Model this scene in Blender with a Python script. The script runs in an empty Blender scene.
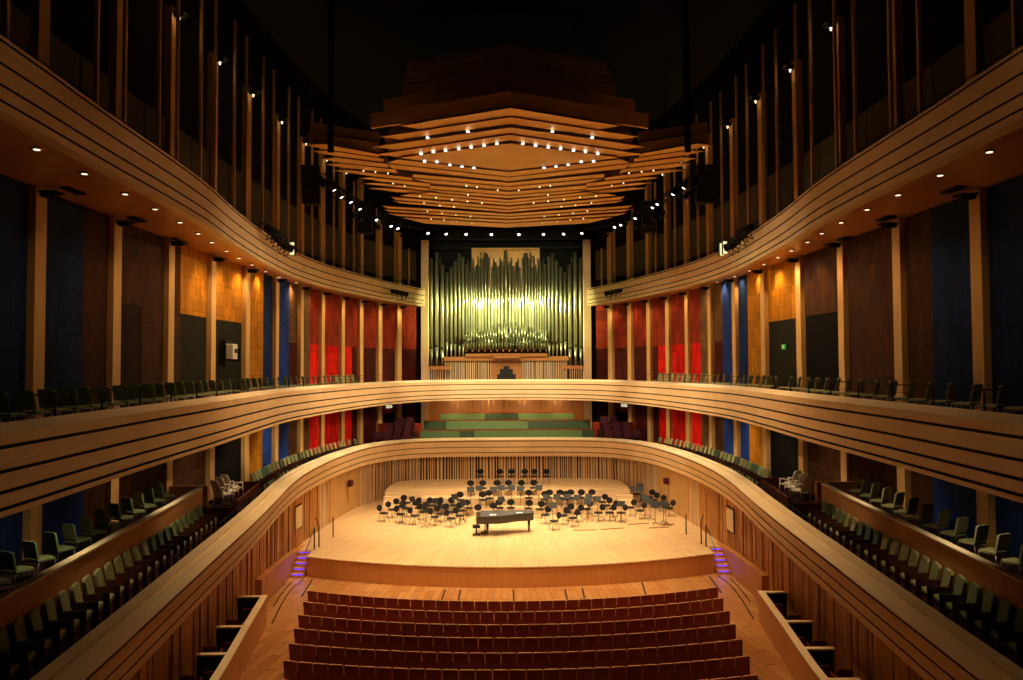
import bpy, bmesh, math, random
from mathutils import Vector, Matrix
# surveyed positions (metres) of columns, canopy boards, lamps, chairs and stands
COLS_L = [20.15, 24.24, 28.19, 32.35, 36.23, 40.29, 44.26, 47.64, 50.8, 53.53, 56.12, 58.5]
COLS_R = [20.6, 24.82, 28.96, 33.11, 37.07, 41.04, 44.86, 48.37, 51.32, 54.0, 56.53, 58.82]
CANOPY_MAIN = [
  ([(-0.12, 30.28), (-4.64, 32.56), (-3.82, 33.05), (-0.11, 31.26)], 10.20),
  ([(-0.11, 31.17), (-5.7, 33.87), (-4.88, 34.24), (-0.1, 32.04)], 10.12),
  ([(-0.1, 32.07), (-6.23, 34.93), (-5.2, 35.33), (-0.09, 32.9)], 9.98),
  ([(-0.09, 32.81), (-6.2, 35.88), (-5.28, 36.31), (-0.09, 33.62)], 9.90),
  ([(-0.09, 33.77), (-5.06, 36.03), (-5.03, 36.15), (-0.04, 38.45)], 9.80),
  ([(-0.04, 38.65), (-5.23, 36.23), (-5.79, 36.86), (-0.03, 39.55)], 9.76),
  ([(-0.03, 39.56), (-5.79, 36.89), (-5.72, 37.73), (-0.02, 40.35)], 9.72),
  ([(-0.02, 40.48), (-4.79, 38.58), (-4.87, 39.29), (-0.02, 41.22)], 9.66),
  ([(-0.02, 41.24), (-4.87, 39.34), (-4.1, 40.31), (-0.01, 41.99)], 9.62),
  ([(-0.01, 42.14), (-4.12, 40.62), (-4.2, 41.42), (-0.0, 42.9)], 9.56),
  ([(-0.0, 42.9), (-4.2, 41.48), (-3.61, 42.15), (0.01, 43.59)], 9.52),
  ([(0.01, 43.78), (-4.24, 41.86), (-4.92, 42.22), (0.01, 44.42)], 9.47),
  ([(0.01, 44.4), (-5.34, 42.04), (-5.95, 42.53), (0.02, 45.06)], 9.43),
  ([(0.02, 45.17), (-6.44, 42.5), (-6.27, 43.27), (0.03, 45.92)], 9.37),
  ([(0.03, 45.9), (-6.49, 43.29), (-6.13, 43.93), (0.03, 46.62)], 9.33),
  ([(0.03, 46.74), (-7.22, 44.41), (-6.98, 45.14), (0.04, 47.49)], 9.27),
  ([(0.04, 47.51), (-7.26, 45.26), (-6.97, 45.88), (0.05, 48.25)], 9.23),
  ([(0.05, 48.3), (-7.15, 46.08), (-6.63, 46.85), (0.06, 49.14)], 9.17),
  ([(0.06, 49.21), (-6.43, 47.22), (-5.21, 49.11), (0.07, 50.63)], 9.13),
]
CANOPY_WING = [
  ([(-9.12, 34.56), (-8.39, 34.31), (-6.09, 36.03), (-6.19, 36.67), (-8.37, 35.22)], 9.95),
  ([(-9.0, 35.38), (-8.28, 35.21), (-5.95, 36.66), (-6.08, 37.2), (-8.35, 35.96)], 9.90),
  ([(-8.9, 36.34), (-8.1, 36.1), (-5.85, 37.27), (-5.95, 38.02), (-8.1, 36.98)], 9.82),
  ([(-8.85, 37.14), (-8.1, 36.98), (-5.62, 38.12), (-5.57, 38.81), (-8.02, 37.82)], 9.77),
  ([(-8.76, 38.04), (-7.99, 37.89), (-4.95, 39.56), (-5.04, 40.31), (-7.84, 38.62)], 9.70),
  ([(-7.67, 39.34), (-6.93, 39.2), (-4.11, 40.51), (-4.13, 41.3), (-6.75, 39.94)], 9.64),
  ([(-7.57, 40.34), (-6.79, 40.21), (-4.1, 41.48), (-4.1, 42.14), (-6.53, 40.93)], 9.60),
  ([(-7.46, 41.26), (-6.62, 41.13), (-3.94, 42.21), (-4.0, 42.96), (-6.31, 41.96)], 9.55),
]
CANOPY_LAMPS = [(-3.6, 33.64, 10.02), (-1.8, 32.75, 10.02), (-4.08, 35.55, 9.83), (-3.48, 35.21, 9.83), (-2.91, 34.99, 9.83), (-2.3, 34.73, 9.83), (-1.73, 34.47, 9.83), (-1.15, 34.19, 9.83), (-0.57, 33.91, 9.83), (-4.02, 36.63, 9.77), (-3.44, 36.72, 9.77), (-2.86, 37.27, 9.77), (-2.29, 37.56, 9.77), (-1.72, 37.84, 9.77), (-7.19, 38.21, 9.73), (-6.64, 38.45, 9.73), (-6.06, 38.75, 9.73), (-6.03, 40.35, 9.6), (-5.49, 40.85, 9.6), (-2.22, 40.82, 9.58), (-1.67, 41.12, 9.58), (-0.57, 41.84, 9.58), (-2.21, 42.57, 9.49), (-4.84, 42.43, 9.39), (-3.99, 42.79, 9.39), (-3.14, 43.33, 9.39), (-2.29, 43.79, 9.39), (-1.48, 44.2, 9.39), (-4.75, 43.78, 9.29), (-3.9, 44.42, 9.29), (-3.11, 44.76, 9.29), (-4.72, 45.61, 9.19), (-3.92, 46.21, 9.19), (-3.11, 46.68, 9.19), (-2.25, 47.16, 9.19), (-4.7, 47.67, 9.14), (-3.93, 48.0, 9.14), (-3.15, 48.51, 9.14), (-2.23, 49.03, 9.14)]
STAGE_CHAIRS = [(-6.98, 43.6, -8.55), (-6.67, 44.68, -8.55), (-6.37, 45.65, -8.55), (-6.1, 46.85, -8.55), (-6.0, 43.28, -8.55), (-5.88, 45.02, -8.55), (-5.18, 42.78, -8.55), (-5.2, 45.13, -8.55), (-5.09, 45.9, -8.55), (-4.8, 43.97, -8.55), (-4.04, 42.44, -8.55), (-4.47, 45.9, -8.55), (-3.85, 45.9, -8.55), (-3.23, 45.9, -8.55), (-3.88, 45.28, -8.55), (-3.79, 43.31, -8.55), (-3.14, 41.97, -8.55), (-2.71, 42.68, -8.55), (-2.8, 45.35, -8.15), (-2.31, 45.0, -8.55), (-1.5, 45.35, -8.15), (-1.62, 43.39, -8.55), (-2.65, 44.2, -8.55), (-3.36, 43.77, -8.55), (-2.26, 47.1, -7.75), (-1.54, 47.1, -7.75), (-1.76, 50.42, -7.5), (-0.52, 50.36, -7.5), (0.23, 50.32, -7.5), (1.07, 50.28, -7.5), (1.68, 50.25, -7.5), (2.44, 50.21, -7.5), (-0.68, 47.1, -7.75), (-0.01, 47.1, -7.75), (0.76, 47.1, -7.75), (1.51, 47.1, -7.75), (-1.14, 45.9, -8.15), (-0.53, 45.0, -8.55), (0.1, 45.0, -8.55), (1.16, 45.9, -8.15), (-0.83, 43.88, -8.55), (1.1, 44.76, -8.55), (1.74, 44.41, -8.55), (2.36, 45.9, -8.15), (2.98, 45.9, -8.15), (3.6, 45.9, -8.15), (4.22, 45.9, -8.15), (4.84, 45.9, -8.15), (3.26, 45.35, -8.15), (2.07, 45.35, -8.15), (1.96, 42.75, -8.55), (2.9, 42.49, -8.55), (3.26, 43.52, -8.55), (3.75, 43.15, -8.55), (4.42, 44.42, -8.55), (3.39, 41.86, -8.55), (2.32, 41.06, -8.55), (5.6, 46.68, -8.55), (5.68, 45.5, -8.55), (4.94, 43.3, -8.55), (5.56, 43.27, -8.55), (5.89, 44.5, -8.55), (6.95, 44.78, -8.55), (7.36, 43.82, -8.55), (6.17, 43.2, -8.55), (8.72, 48.25, -8.55), (8.77, 47.13, -8.55), (8.98, 46.23, -8.55), (9.13, 44.53, -8.55), (8.14, 49.5, -8.55)]
STANDS = [(-2.2, 45.35, -8.15), (-0.9, 45.35, -8.15), (-0.43, 45.9, -8.15), (0.17, 45.9, -8.15), (0.66, 45.56, -8.15), (1.76, 45.86, -8.15), (-1.74, 45.9, -8.15), (-0.42, 44.31, -8.55), (-4.49, 42.84, -8.55), (6.07, 42.61, -8.55), (7.53, 47.7, -8.55), (7.96, 47.28, -8.55), (-5.46, 44.59, -8.55), (-3.1, 45.31, -8.55), (-4.11, 43.94, -8.55), (2.17, 45.0, -8.55), (2.77, 45.0, -8.55), (3.37, 45.0, -8.55), (3.9, 44.72, -8.55), (4.59, 45.0, -8.55), (4.34, 43.29, -8.55), (4.98, 44.2, -8.55), (2.34, 42.28, -8.55), (8.36, 42.51, -8.55), (8.36, 41.88, -8.55), (7.82, 43.43, -8.55), (7.85, 42.19, -8.55), (7.74, 44.44, -8.55), (8.25, 48.85, -8.55), (-4.46, 41.8, -8.55), (-2.5, 43.24, -8.55), (-5.78, 42.72, -8.55)]
TRUSS_LAMPS = [(-8.95, 38.96), (-8.92, 40.64), (-8.67, 41.87), (-8.51, 43.75), (-8.08, 47.07), (-7.49, 49.25), (-7.17, 50.15), (-5.36, 51.98), (-4.15, 52.27), (-2.79, 52.36), (-1.05, 52.47), (0.84, 52.49), (2.53, 52.43), (3.91, 52.37), (5.14, 52.15), (7.03, 49.77), (7.32, 49.0), (7.88, 46.75), (8.31, 43.51), (8.4, 42.57), (8.73, 40.09), (8.95, 38.63)]
KS, KO, KD, KU, KC, KV, KH, KW, KF, KG, KR, EXPO = 3350, 13500, 150, 190, 2.2, .15, 330, 4700, 2400, 8500, 4800, 0.3
# ---------------------------------------------------------------- helpers
E0 = 9.45                      # eye height above the stalls floor
random.seed(7)
SC = bpy.context.scene
COL = SC.collection
PI = math.pi

class MB:
    """collects geometry, then links it as ONE mesh object"""
    def __init__(s): s.v=[]; s.f=[]; s.m=[]; s.sm=[]
    def add(s, vs, fs, mi=0, smooth=False):
        b=len(s.v); s.v.extend(vs)
        for f in fs:
            s.f.append(tuple(b+i for i in f)); s.m.append(mi); s.sm.append(smooth)
    def box(s, x0,y0,z0,x1,y1,z1, mi=0):
        if x0>x1: x0,x1=x1,x0
        if y0>y1: y0,y1=y1,y0
        if z0>z1: z0,z1=z1,z0
        v=[(x0,y0,z0),(x1,y0,z0),(x1,y1,z0),(x0,y1,z0),(x0,y0,z1),(x1,y0,z1),(x1,y1,z1),(x0,y1,z1)]
        s.add(v,[(0,3,2,1),(4,5,6,7),(0,1,5,4),(1,2,6,5),(2,3,7,6),(3,0,4,7)],mi)
    def obox(s, p, t, n, hl, hn, z0, z1, mi=0):
        """box centred on p (xy), half length hl along t, half depth hn along n"""
        v=[]
        for z in (z0,z1):
            for a,b in ((-1,-1),(1,-1),(1,1),(-1,1)):
                v.append((p[0]+t[0]*hl*a+n[0]*hn*b, p[1]+t[1]*hl*a+n[1]*hn*b, z))
        s.add(v,[(0,3,2,1),(4,5,6,7),(0,1,5,4),(1,2,6,5),(2,3,7,6),(3,0,4,7)],mi)
    def prism(s, poly, z0, z1, mi=0):
        n=len(poly); ar=sum(poly[i][0]*poly[(i+1)%n][1]-poly[(i+1)%n][0]*poly[i][1] for i in range(n))
        if ar<0: poly=poly[::-1]
        v=[(x,y,z0) for x,y in poly]+[(x,y,z1) for x,y in poly]
        f=[tuple(range(n))[::-1], tuple(range(n,2*n))]+[(i,(i+1)%n,n+(i+1)%n,n+i) for i in range(n)]
        s.add(v,f,mi)
    def hexa(s, p8, mi=0):
        s.add(p8,[(0,3,2,1),(4,5,6,7),(0,1,5,4),(1,2,6,5),(2,3,7,6),(3,0,4,7)],mi)
    def lathe(s, prof, c=(0,0), n=14, mi=0, smooth=True):
        """prof: (r,z) bottom to top, capped"""
        v=[];f=[]
        for r,z in prof:
            for k in range(n):
                a=2*PI*k/n; v.append((c[0]+r*math.cos(a), c[1]+r*math.sin(a), z))
        for i in range(len(prof)-1):
            for k in range(n):
                k2=(k+1)%n; f.append((i*n+k,i*n+k2,(i+1)*n+k2,(i+1)*n+k))
        s.add(v,f,mi,smooth)
        b=len(s.v)-len(v)
        s.f.append(tuple(b+k for k in range(n))[::-1]); s.m.append(mi); s.sm.append(False)
        e=b+(len(prof)-1)*n
        s.f.append(tuple(e+k for k in range(n))); s.m.append(mi); s.sm.append(False)
    def tube(s, a, b, r, r2=None, n=8, mi=0, smooth=True):
        a=Vector(a); b=Vector(b); d=(b-a)
        if d.length<1e-6: return
        d.normalize(); u=d.orthogonal().normalized(); w=d.cross(u); r2=r if r2 is None else r2
        v=[]
        for p,rr in ((a,r),(b,r2)):
            for k in range(n):
                t=2*PI*k/n; q=p+u*(rr*math.cos(t))+w*(rr*math.sin(t)); v.append(tuple(q))
        f=[(k,(k+1)%n,n+(k+1)%n,n+k) for k in range(n)]
        s.add(v,f,mi,smooth)
        bb=len(s.v)-2*n
        s.f.append(tuple(bb+k for k in range(n))[::-1]); s.m.append(mi); s.sm.append(False)
        s.f.append(tuple(bb+n+k for k in range(n))); s.m.append(mi); s.sm.append(False)
    def path(s, pts, r, n=6, mi=0):
        for a,b in zip(pts[:-1],pts[1:]): s.tube(a,b,r,n=n,mi=mi)
    def sweep(s, curve, prof, mis=None, smooth=False):
        """closed profile (offset outward, z) swept along a plan polyline; outward = left of travel"""
        N=normals(curve); m=len(prof); v=[]; 
        for (x,y),(nx,ny) in zip(curve,N):
            for o,z in prof: v.append((x+nx*o,y+ny*o,z))
        b=len(s.v); s.v.extend(v); n=len(curve)
        for j in range(m):
            j2=(j+1)%m; mi=mis[j] if mis else 0
            for i in range(n-1):
                s.f.append((b+i*m+j,b+i*m+j2,b+(i+1)*m+j2,b+(i+1)*m+j)); s.m.append(mi); s.sm.append(smooth)
        s.f.append(tuple(b+j for j in range(m))[::-1]); s.m.append(0); s.sm.append(False)
        e=b+(n-1)*m
        s.f.append(tuple(e+j for j in range(m))); s.m.append(0); s.sm.append(False)
    def build(s, name, mats, parent=None, loc=None):
        me=bpy.data.meshes.new(name); me.from_pydata(s.v,[],s.f); 
        if not isinstance(mats,(list,tuple)): mats=[mats]
        for m in mats: me.materials.append(m)
        me.polygons.foreach_set('material_index', s.m)
        me.polygons.foreach_set('use_smooth', s.sm)
        me.update()
        bm=bmesh.new(); bm.from_mesh(me); bmesh.ops.recalc_face_normals(bm, faces=bm.faces[:]); bm.to_mesh(me); bm.free()
        o=bpy.data.objects.new(name, me); COL.objects.link(o)
        if parent: o.parent=parent
        if loc: o.location=loc
        return o

def normals(curve):
    out=[]; n=len(curve)
    for i in range(n):
        a=curve[max(0,i-1)]; b=curve[min(n-1,i+1)]
        dx,dy=b[0]-a[0],b[1]-a[1]; l=math.hypot(dx,dy) or 1
        out.append((-dy/l,dx/l))
    return out
def spline(pts, n=6):
    P=[Vector((p[0],p[1])) for p in pts]; P=[2*P[0]-P[1]]+P+[2*P[-1]-P[-2]]; out=[]
    for i in range(1,len(P)-2):
        a,b,c,d=P[i-1:i+3]
        for k in range(n):
            t=k/n; q=.5*((2*b)+(c-a)*t+(2*a-5*b+4*c-d)*t*t+(3*b-a-3*c+d)*t**3); out.append((q.x,q.y))
    out.append((P[-2].x,P[-2].y)); return out
def left_of(half):                 # half curve given for +x side, near to far -> the left side, near to far
    return [(-x,y) for x,y in half]
def right_of(half):                # right side, far to near (so that outward stays on the left of travel)
    return half[::-1]
def ushape(half):
    return left_of(half)+right_of(half)[1:]
def offset(curve, d):
    return [(x+nx*d,y+ny*d) for (x,y),(nx,ny) in zip(curve,normals(curve))]
def arclen(curve):
    L=[0]
    for a,b in zip(curve[:-1],curve[1:]): L.append(L[-1]+math.hypot(b[0]-a[0],b[1]-a[1]))
    return L
def at_len(curve, L, s):
    for i in range(len(L)-1):
        if L[i+1]>=s or i==len(L)-2:
            t=(s-L[i])/max(1e-6,L[i+1]-L[i]); a,b=curve[i],curve[i+1]
            return (a[0]+(b[0]-a[0])*t, a[1]+(b[1]-a[1])*t)
def at_y(half, y):                 # x and unit tangent on a +x half curve at depth y
    for a,b in zip(half[:-1],half[1:]):
        if a[1]<=y<=b[1]:
            t=(y-a[1])/max(1e-6,b[1]-a[1]); dx,dy=b[0]-a[0],b[1]-a[1]; l=math.hypot(dx,dy)
            return a[0]+dx*t, (dx/l,dy/l)
    return half[-1][0],(0,1)

def tag(o, label=None, cat=None, group=None, kind=None):
    if label: o['label']=label
    if cat: o['category']=cat
    if group: o['group']=group
    if kind: o['kind']=kind
    return o
def empty(name, loc=(0,0,0), rz=0):
    o=bpy.data.objects.new(name,None); COL.objects.link(o); o.location=loc; o.rotation_euler=(0,0,rz); o.empty_display_size=.2
    return o
def copy_tree(o, parent=None):
    c=o.copy(); COL.objects.link(c)
    if parent: c.parent=parent
    for ch in KIDS.get(o.name,[]): copy_tree(ch,c)
    return c
KIDS={}
def proto(root):
    """remember the children of a thing so that copies need no scene walk"""
    def walk(o):
        KIDS[o.name]=[c for c in bpy.data.objects if c.parent==o]
        for c in KIDS[o.name]: walk(c)
    walk(root); root['used']=0
    return root
def place(root, loc, rz, label, cat, group):
    if root.get('used',0)==0:
        o=root; root['used']=1
    else: o=copy_tree(root)
    if 'used' in o and o is not root: del o['used']
    o.location=loc; o.rotation_euler=(0,0,rz); tag(o,label,cat,group)
    return o
ORD=("first second third fourth fifth sixth seventh eighth ninth tenth eleventh twelfth thirteenth fourteenth fifteenth sixteenth "
     "seventeenth eighteenth nineteenth").split()
TENS={20:'twent',30:'thirt',40:'fort',50:'fift'}
def ordinal(n):
    if n<20: return ORD[n-1]
    t=n//10*10; u=n%10
    return TENS[t]+'ieth' if u==0 else TENS[t]+'y-'+ORD[u-1]

# ---------------------------------------------------------------- materials
def lin(h):
    h=h.lstrip('#'); r=[int(h[i:i+2],16)/255 for i in (0,2,4)]
    return tuple((c/12.92 if c<=.04045 else ((c+.055)/1.055)**2.4) for c in r)+(1,)
def newmat(name):
    m=bpy.data.materials.new(name); m.use_nodes=True; nt=m.node_tree; b=nt.nodes['Principled BSDF']
    return m,nt,b
def plain(name, col, rough=.6, metal=0, emit=None, es=0, spec=.5, noise=.12, ns=6.):
    m,nt,b=newmat(name); c=lin(col)
    b.inputs['Roughness'].default_value=rough; b.inputs['Metallic'].default_value=metal
    b.inputs['Specular IOR Level'].default_value=spec
    tc=nt.nodes.new('ShaderNodeTexCoord'); n=nt.nodes.new('ShaderNodeTexNoise'); n.inputs['Scale'].default_value=ns
    nt.links.new(tc.outputs['Object'],n.inputs['Vector'])
    r=nt.nodes.new('ShaderNodeValToRGB'); r.color_ramp.elements[0].color=tuple(x*(1-noise) for x in c[:3])+(1,)
    r.color_ramp.elements[1].color=tuple(min(1,x*(1+noise)) for x in c[:3])+(1,)
    nt.links.new(n.outputs['Fac'],r.inputs['Fac']); nt.links.new(r.outputs['Color'],b.inputs['Base Color'])
    if emit: b.inputs['Emission Color'].default_value=lin(emit); b.inputs['Emission Strength'].default_value=es
    return m
def wood(name, c1, c2, rough=.45, scale=(1,1,12), seams=None):
    """grain stretched along one axis; optional board seams (period in metres along z)"""
    m,nt,b=newmat(name); b.inputs['Roughness'].default_value=rough
    tc=nt.nodes.new('ShaderNodeTexCoord'); mp=nt.nodes.new('ShaderNodeMapping'); mp.inputs['Scale'].default_value=scale
    n=nt.nodes.new('ShaderNodeTexNoise'); n.inputs['Scale'].default_value=1.6; n.inputs['Detail'].default_value=5
    n2=nt.nodes.new('ShaderNodeTexNoise'); n2.inputs['Scale'].default_value=.9
    nt.links.new(tc.outputs['Object'],mp.inputs['Vector']); nt.links.new(mp.outputs['Vector'],n.inputs['Vector']); nt.links.new(tc.outputs['Object'],n2.inputs['Vector'])
    ad=nt.nodes.new('ShaderNodeMath'); ad.operation='ADD'; nt.links.new(n.outputs['Fac'],ad.inputs[0]); nt.links.new(n2.outputs['Fac'],ad.inputs[1])
    r=nt.nodes.new('ShaderNodeValToRGB'); r.color_ramp.elements[0].position=.75; r.color_ramp.elements[1].position=1.25
    mr=nt.nodes.new('ShaderNodeMapRange'); mr.inputs['From Min'].default_value=.7; mr.inputs['From Max'].default_value=1.3
    nt.links.new(ad.outputs[0],mr.inputs['Value']); nt.links.new(mr.outputs[0],r.inputs['Fac'])
    r.color_ramp.elements[0].position=0; r.color_ramp.elements[1].position=1
    r.color_ramp.elements[0].color=lin(c1); r.color_ramp.elements[1].color=lin(c2)
    nt.links.new(r.outputs['Color'],b.inputs['Base Color'])
    return m
def planks(name, c1, c2, c3, centre=(0,62), per=.012, rough=.35):
    """boards fanning out from a point: polar coordinates feed a brick pattern"""
    m,nt,b=newmat(name); b.inputs['Roughness'].default_value=rough
    N=nt.nodes; L=nt.links
    tc=N.new('ShaderNodeTexCoord'); sp=N.new('ShaderNodeSeparateXYZ'); L.new(tc.outputs['Object'],sp.inputs[0])
    sx=N.new('ShaderNodeMath'); sx.operation='SUBTRACT'; L.new(sp.outputs['X'],sx.inputs[0]); sx.inputs[1].default_value=centre[0]
    sy=N.new('ShaderNodeMath'); sy.operation='SUBTRACT'; L.new(sp.outputs['Y'],sy.inputs[0]); sy.inputs[1].default_value=centre[1]
    at=N.new('ShaderNodeMath'); at.operation='ARCTAN2'; L.new(sx.outputs[0],at.inputs[0]); L.new(sy.outputs[0],at.inputs[1])
    ab=N.new('ShaderNodeMath'); ab.operation='MULTIPLY'; ab.inputs[1].default_value=1/per; L.new(at.outputs[0],ab.inputs[0])
    cb=N.new('ShaderNodeCombineXYZ'); L.new(sy.outputs[0],cb.inputs['X']); L.new(ab.outputs[0],cb.inputs['Y'])
    br=N.new('ShaderNodeTexBrick'); L.new(cb.outputs[0],br.inputs['Vector'])
    br.inputs['Scale'].default_value=1; br.inputs['Brick Width'].default_value=2.4; br.inputs['Row Height'].default_value=1; br.inputs['Mortar Size'].default_value=.03
    br.inputs['Color1'].default_value=lin(c1); br.inputs['Color2'].default_value=lin(c2); br.inputs['Mortar'].default_value=lin(c3)
    nz=N.new('ShaderNodeTexNoise'); nz.inputs['Scale'].default_value=1.2; L.new(cb.outputs[0],nz.inputs['Vector'])
    hs=N.new('ShaderNodeMix'); hs.data_type='RGBA'; hs.blend_type='MULTIPLY'; hs.inputs['Factor'].default_value=.35
    L.new(br.outputs['Color'],hs.inputs['A']); L.new(nz.outputs['Fac'],hs.inputs['B']); L.new(hs.outputs['Result'],b.inputs['Base Color'])
    return m
def relief(name, col, rough=.75, amt=1.):
    """painted acoustic panel: rectangular raised blocks as bump, tone shifts per block, recess lines darkened in colour as shade"""
    m,nt,b=newmat(name); b.inputs['Roughness'].default_value=rough; b.inputs['Specular IOR Level'].default_value=.12; N=nt.nodes; L=nt.links; c=lin(col)
    tc=N.new('ShaderNodeTexCoord'); sp=N.new('ShaderNodeSeparateXYZ'); L.new(tc.outputs['Object'],sp.inputs[0])
    ad=N.new('ShaderNodeMath'); ad.operation='ADD'; L.new(sp.outputs['X'],ad.inputs[0]); L.new(sp.outputs['Y'],ad.inputs[1])
    cb=N.new('ShaderNodeCombineXYZ'); L.new(sp.outputs['Z'],cb.inputs['X']); L.new(ad.outputs[0],cb.inputs['Y'])
    dn=N.new('ShaderNodeTexNoise'); dn.inputs['Scale'].default_value=.5; L.new(cb.outputs[0],dn.inputs['Vector'])
    outs=[]
    for w,h,off in ((1.3,.42,.37),(.55,.21,.5)):
        br=N.new('ShaderNodeTexBrick'); L.new(cb.outputs[0],br.inputs['Vector']); br.inputs['Scale'].default_value=1; br.offset=off
        br.inputs['Brick Width'].default_value=w; br.inputs['Row Height'].default_value=h; br.inputs['Mortar Size'].default_value=.018; br.inputs['Bias'].default_value=0; br.squash=.6; br.squash_frequency=3; br.offset_frequency=3
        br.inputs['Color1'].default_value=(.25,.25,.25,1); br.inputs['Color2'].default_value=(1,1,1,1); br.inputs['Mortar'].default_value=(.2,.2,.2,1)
        outs.append(br)
    mx=N.new('ShaderNodeMix'); mx.data_type='RGBA'; L.new(dn.outputs['Fac'],mx.inputs['Factor']); L.new(outs[0].outputs['Color'],mx.inputs['A']); L.new(outs[1].outputs['Color'],mx.inputs['B'])
    b3=N.new('ShaderNodeTexBrick'); L.new(cb.outputs[0],b3.inputs['Vector']); b3.inputs['Scale'].default_value=1; b3.offset=.31
    b3.inputs['Brick Width'].default_value=1.15; b3.inputs['Row Height'].default_value=.13; b3.inputs['Mortar Size'].default_value=0; b3.inputs['Bias'].default_value=.72
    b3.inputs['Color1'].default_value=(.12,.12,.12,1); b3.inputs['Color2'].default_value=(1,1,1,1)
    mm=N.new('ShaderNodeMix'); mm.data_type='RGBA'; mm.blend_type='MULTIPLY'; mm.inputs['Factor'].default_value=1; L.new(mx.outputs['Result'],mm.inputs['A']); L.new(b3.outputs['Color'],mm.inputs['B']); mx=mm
    bp=N.new('ShaderNodeBump'); bp.inputs['Strength'].default_value=amt; bp.inputs['Distance'].default_value=.12; L.new(mx.outputs['Result'],bp.inputs['Height']); L.new(bp.outputs[0],b.inputs['Normal'])
    r=N.new('ShaderNodeValToRGB'); r.color_ramp.elements[0].color=tuple(x*.3 for x in c[:3])+(1,); r.color_ramp.elements[1].color=tuple(min(1,x*1.25) for x in c[:3])+(1,)  # recesses painted darker to strengthen the shade of the relief
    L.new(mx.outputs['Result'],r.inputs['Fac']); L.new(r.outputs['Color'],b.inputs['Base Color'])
    return m
def emission(name, col, s):
    m,nt,b=newmat(name); b.inputs['Base Color'].default_value=lin(col); b.inputs['Emission Color'].default_value=lin(col); b.inputs['Emission Strength'].default_value=s
    return m

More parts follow.
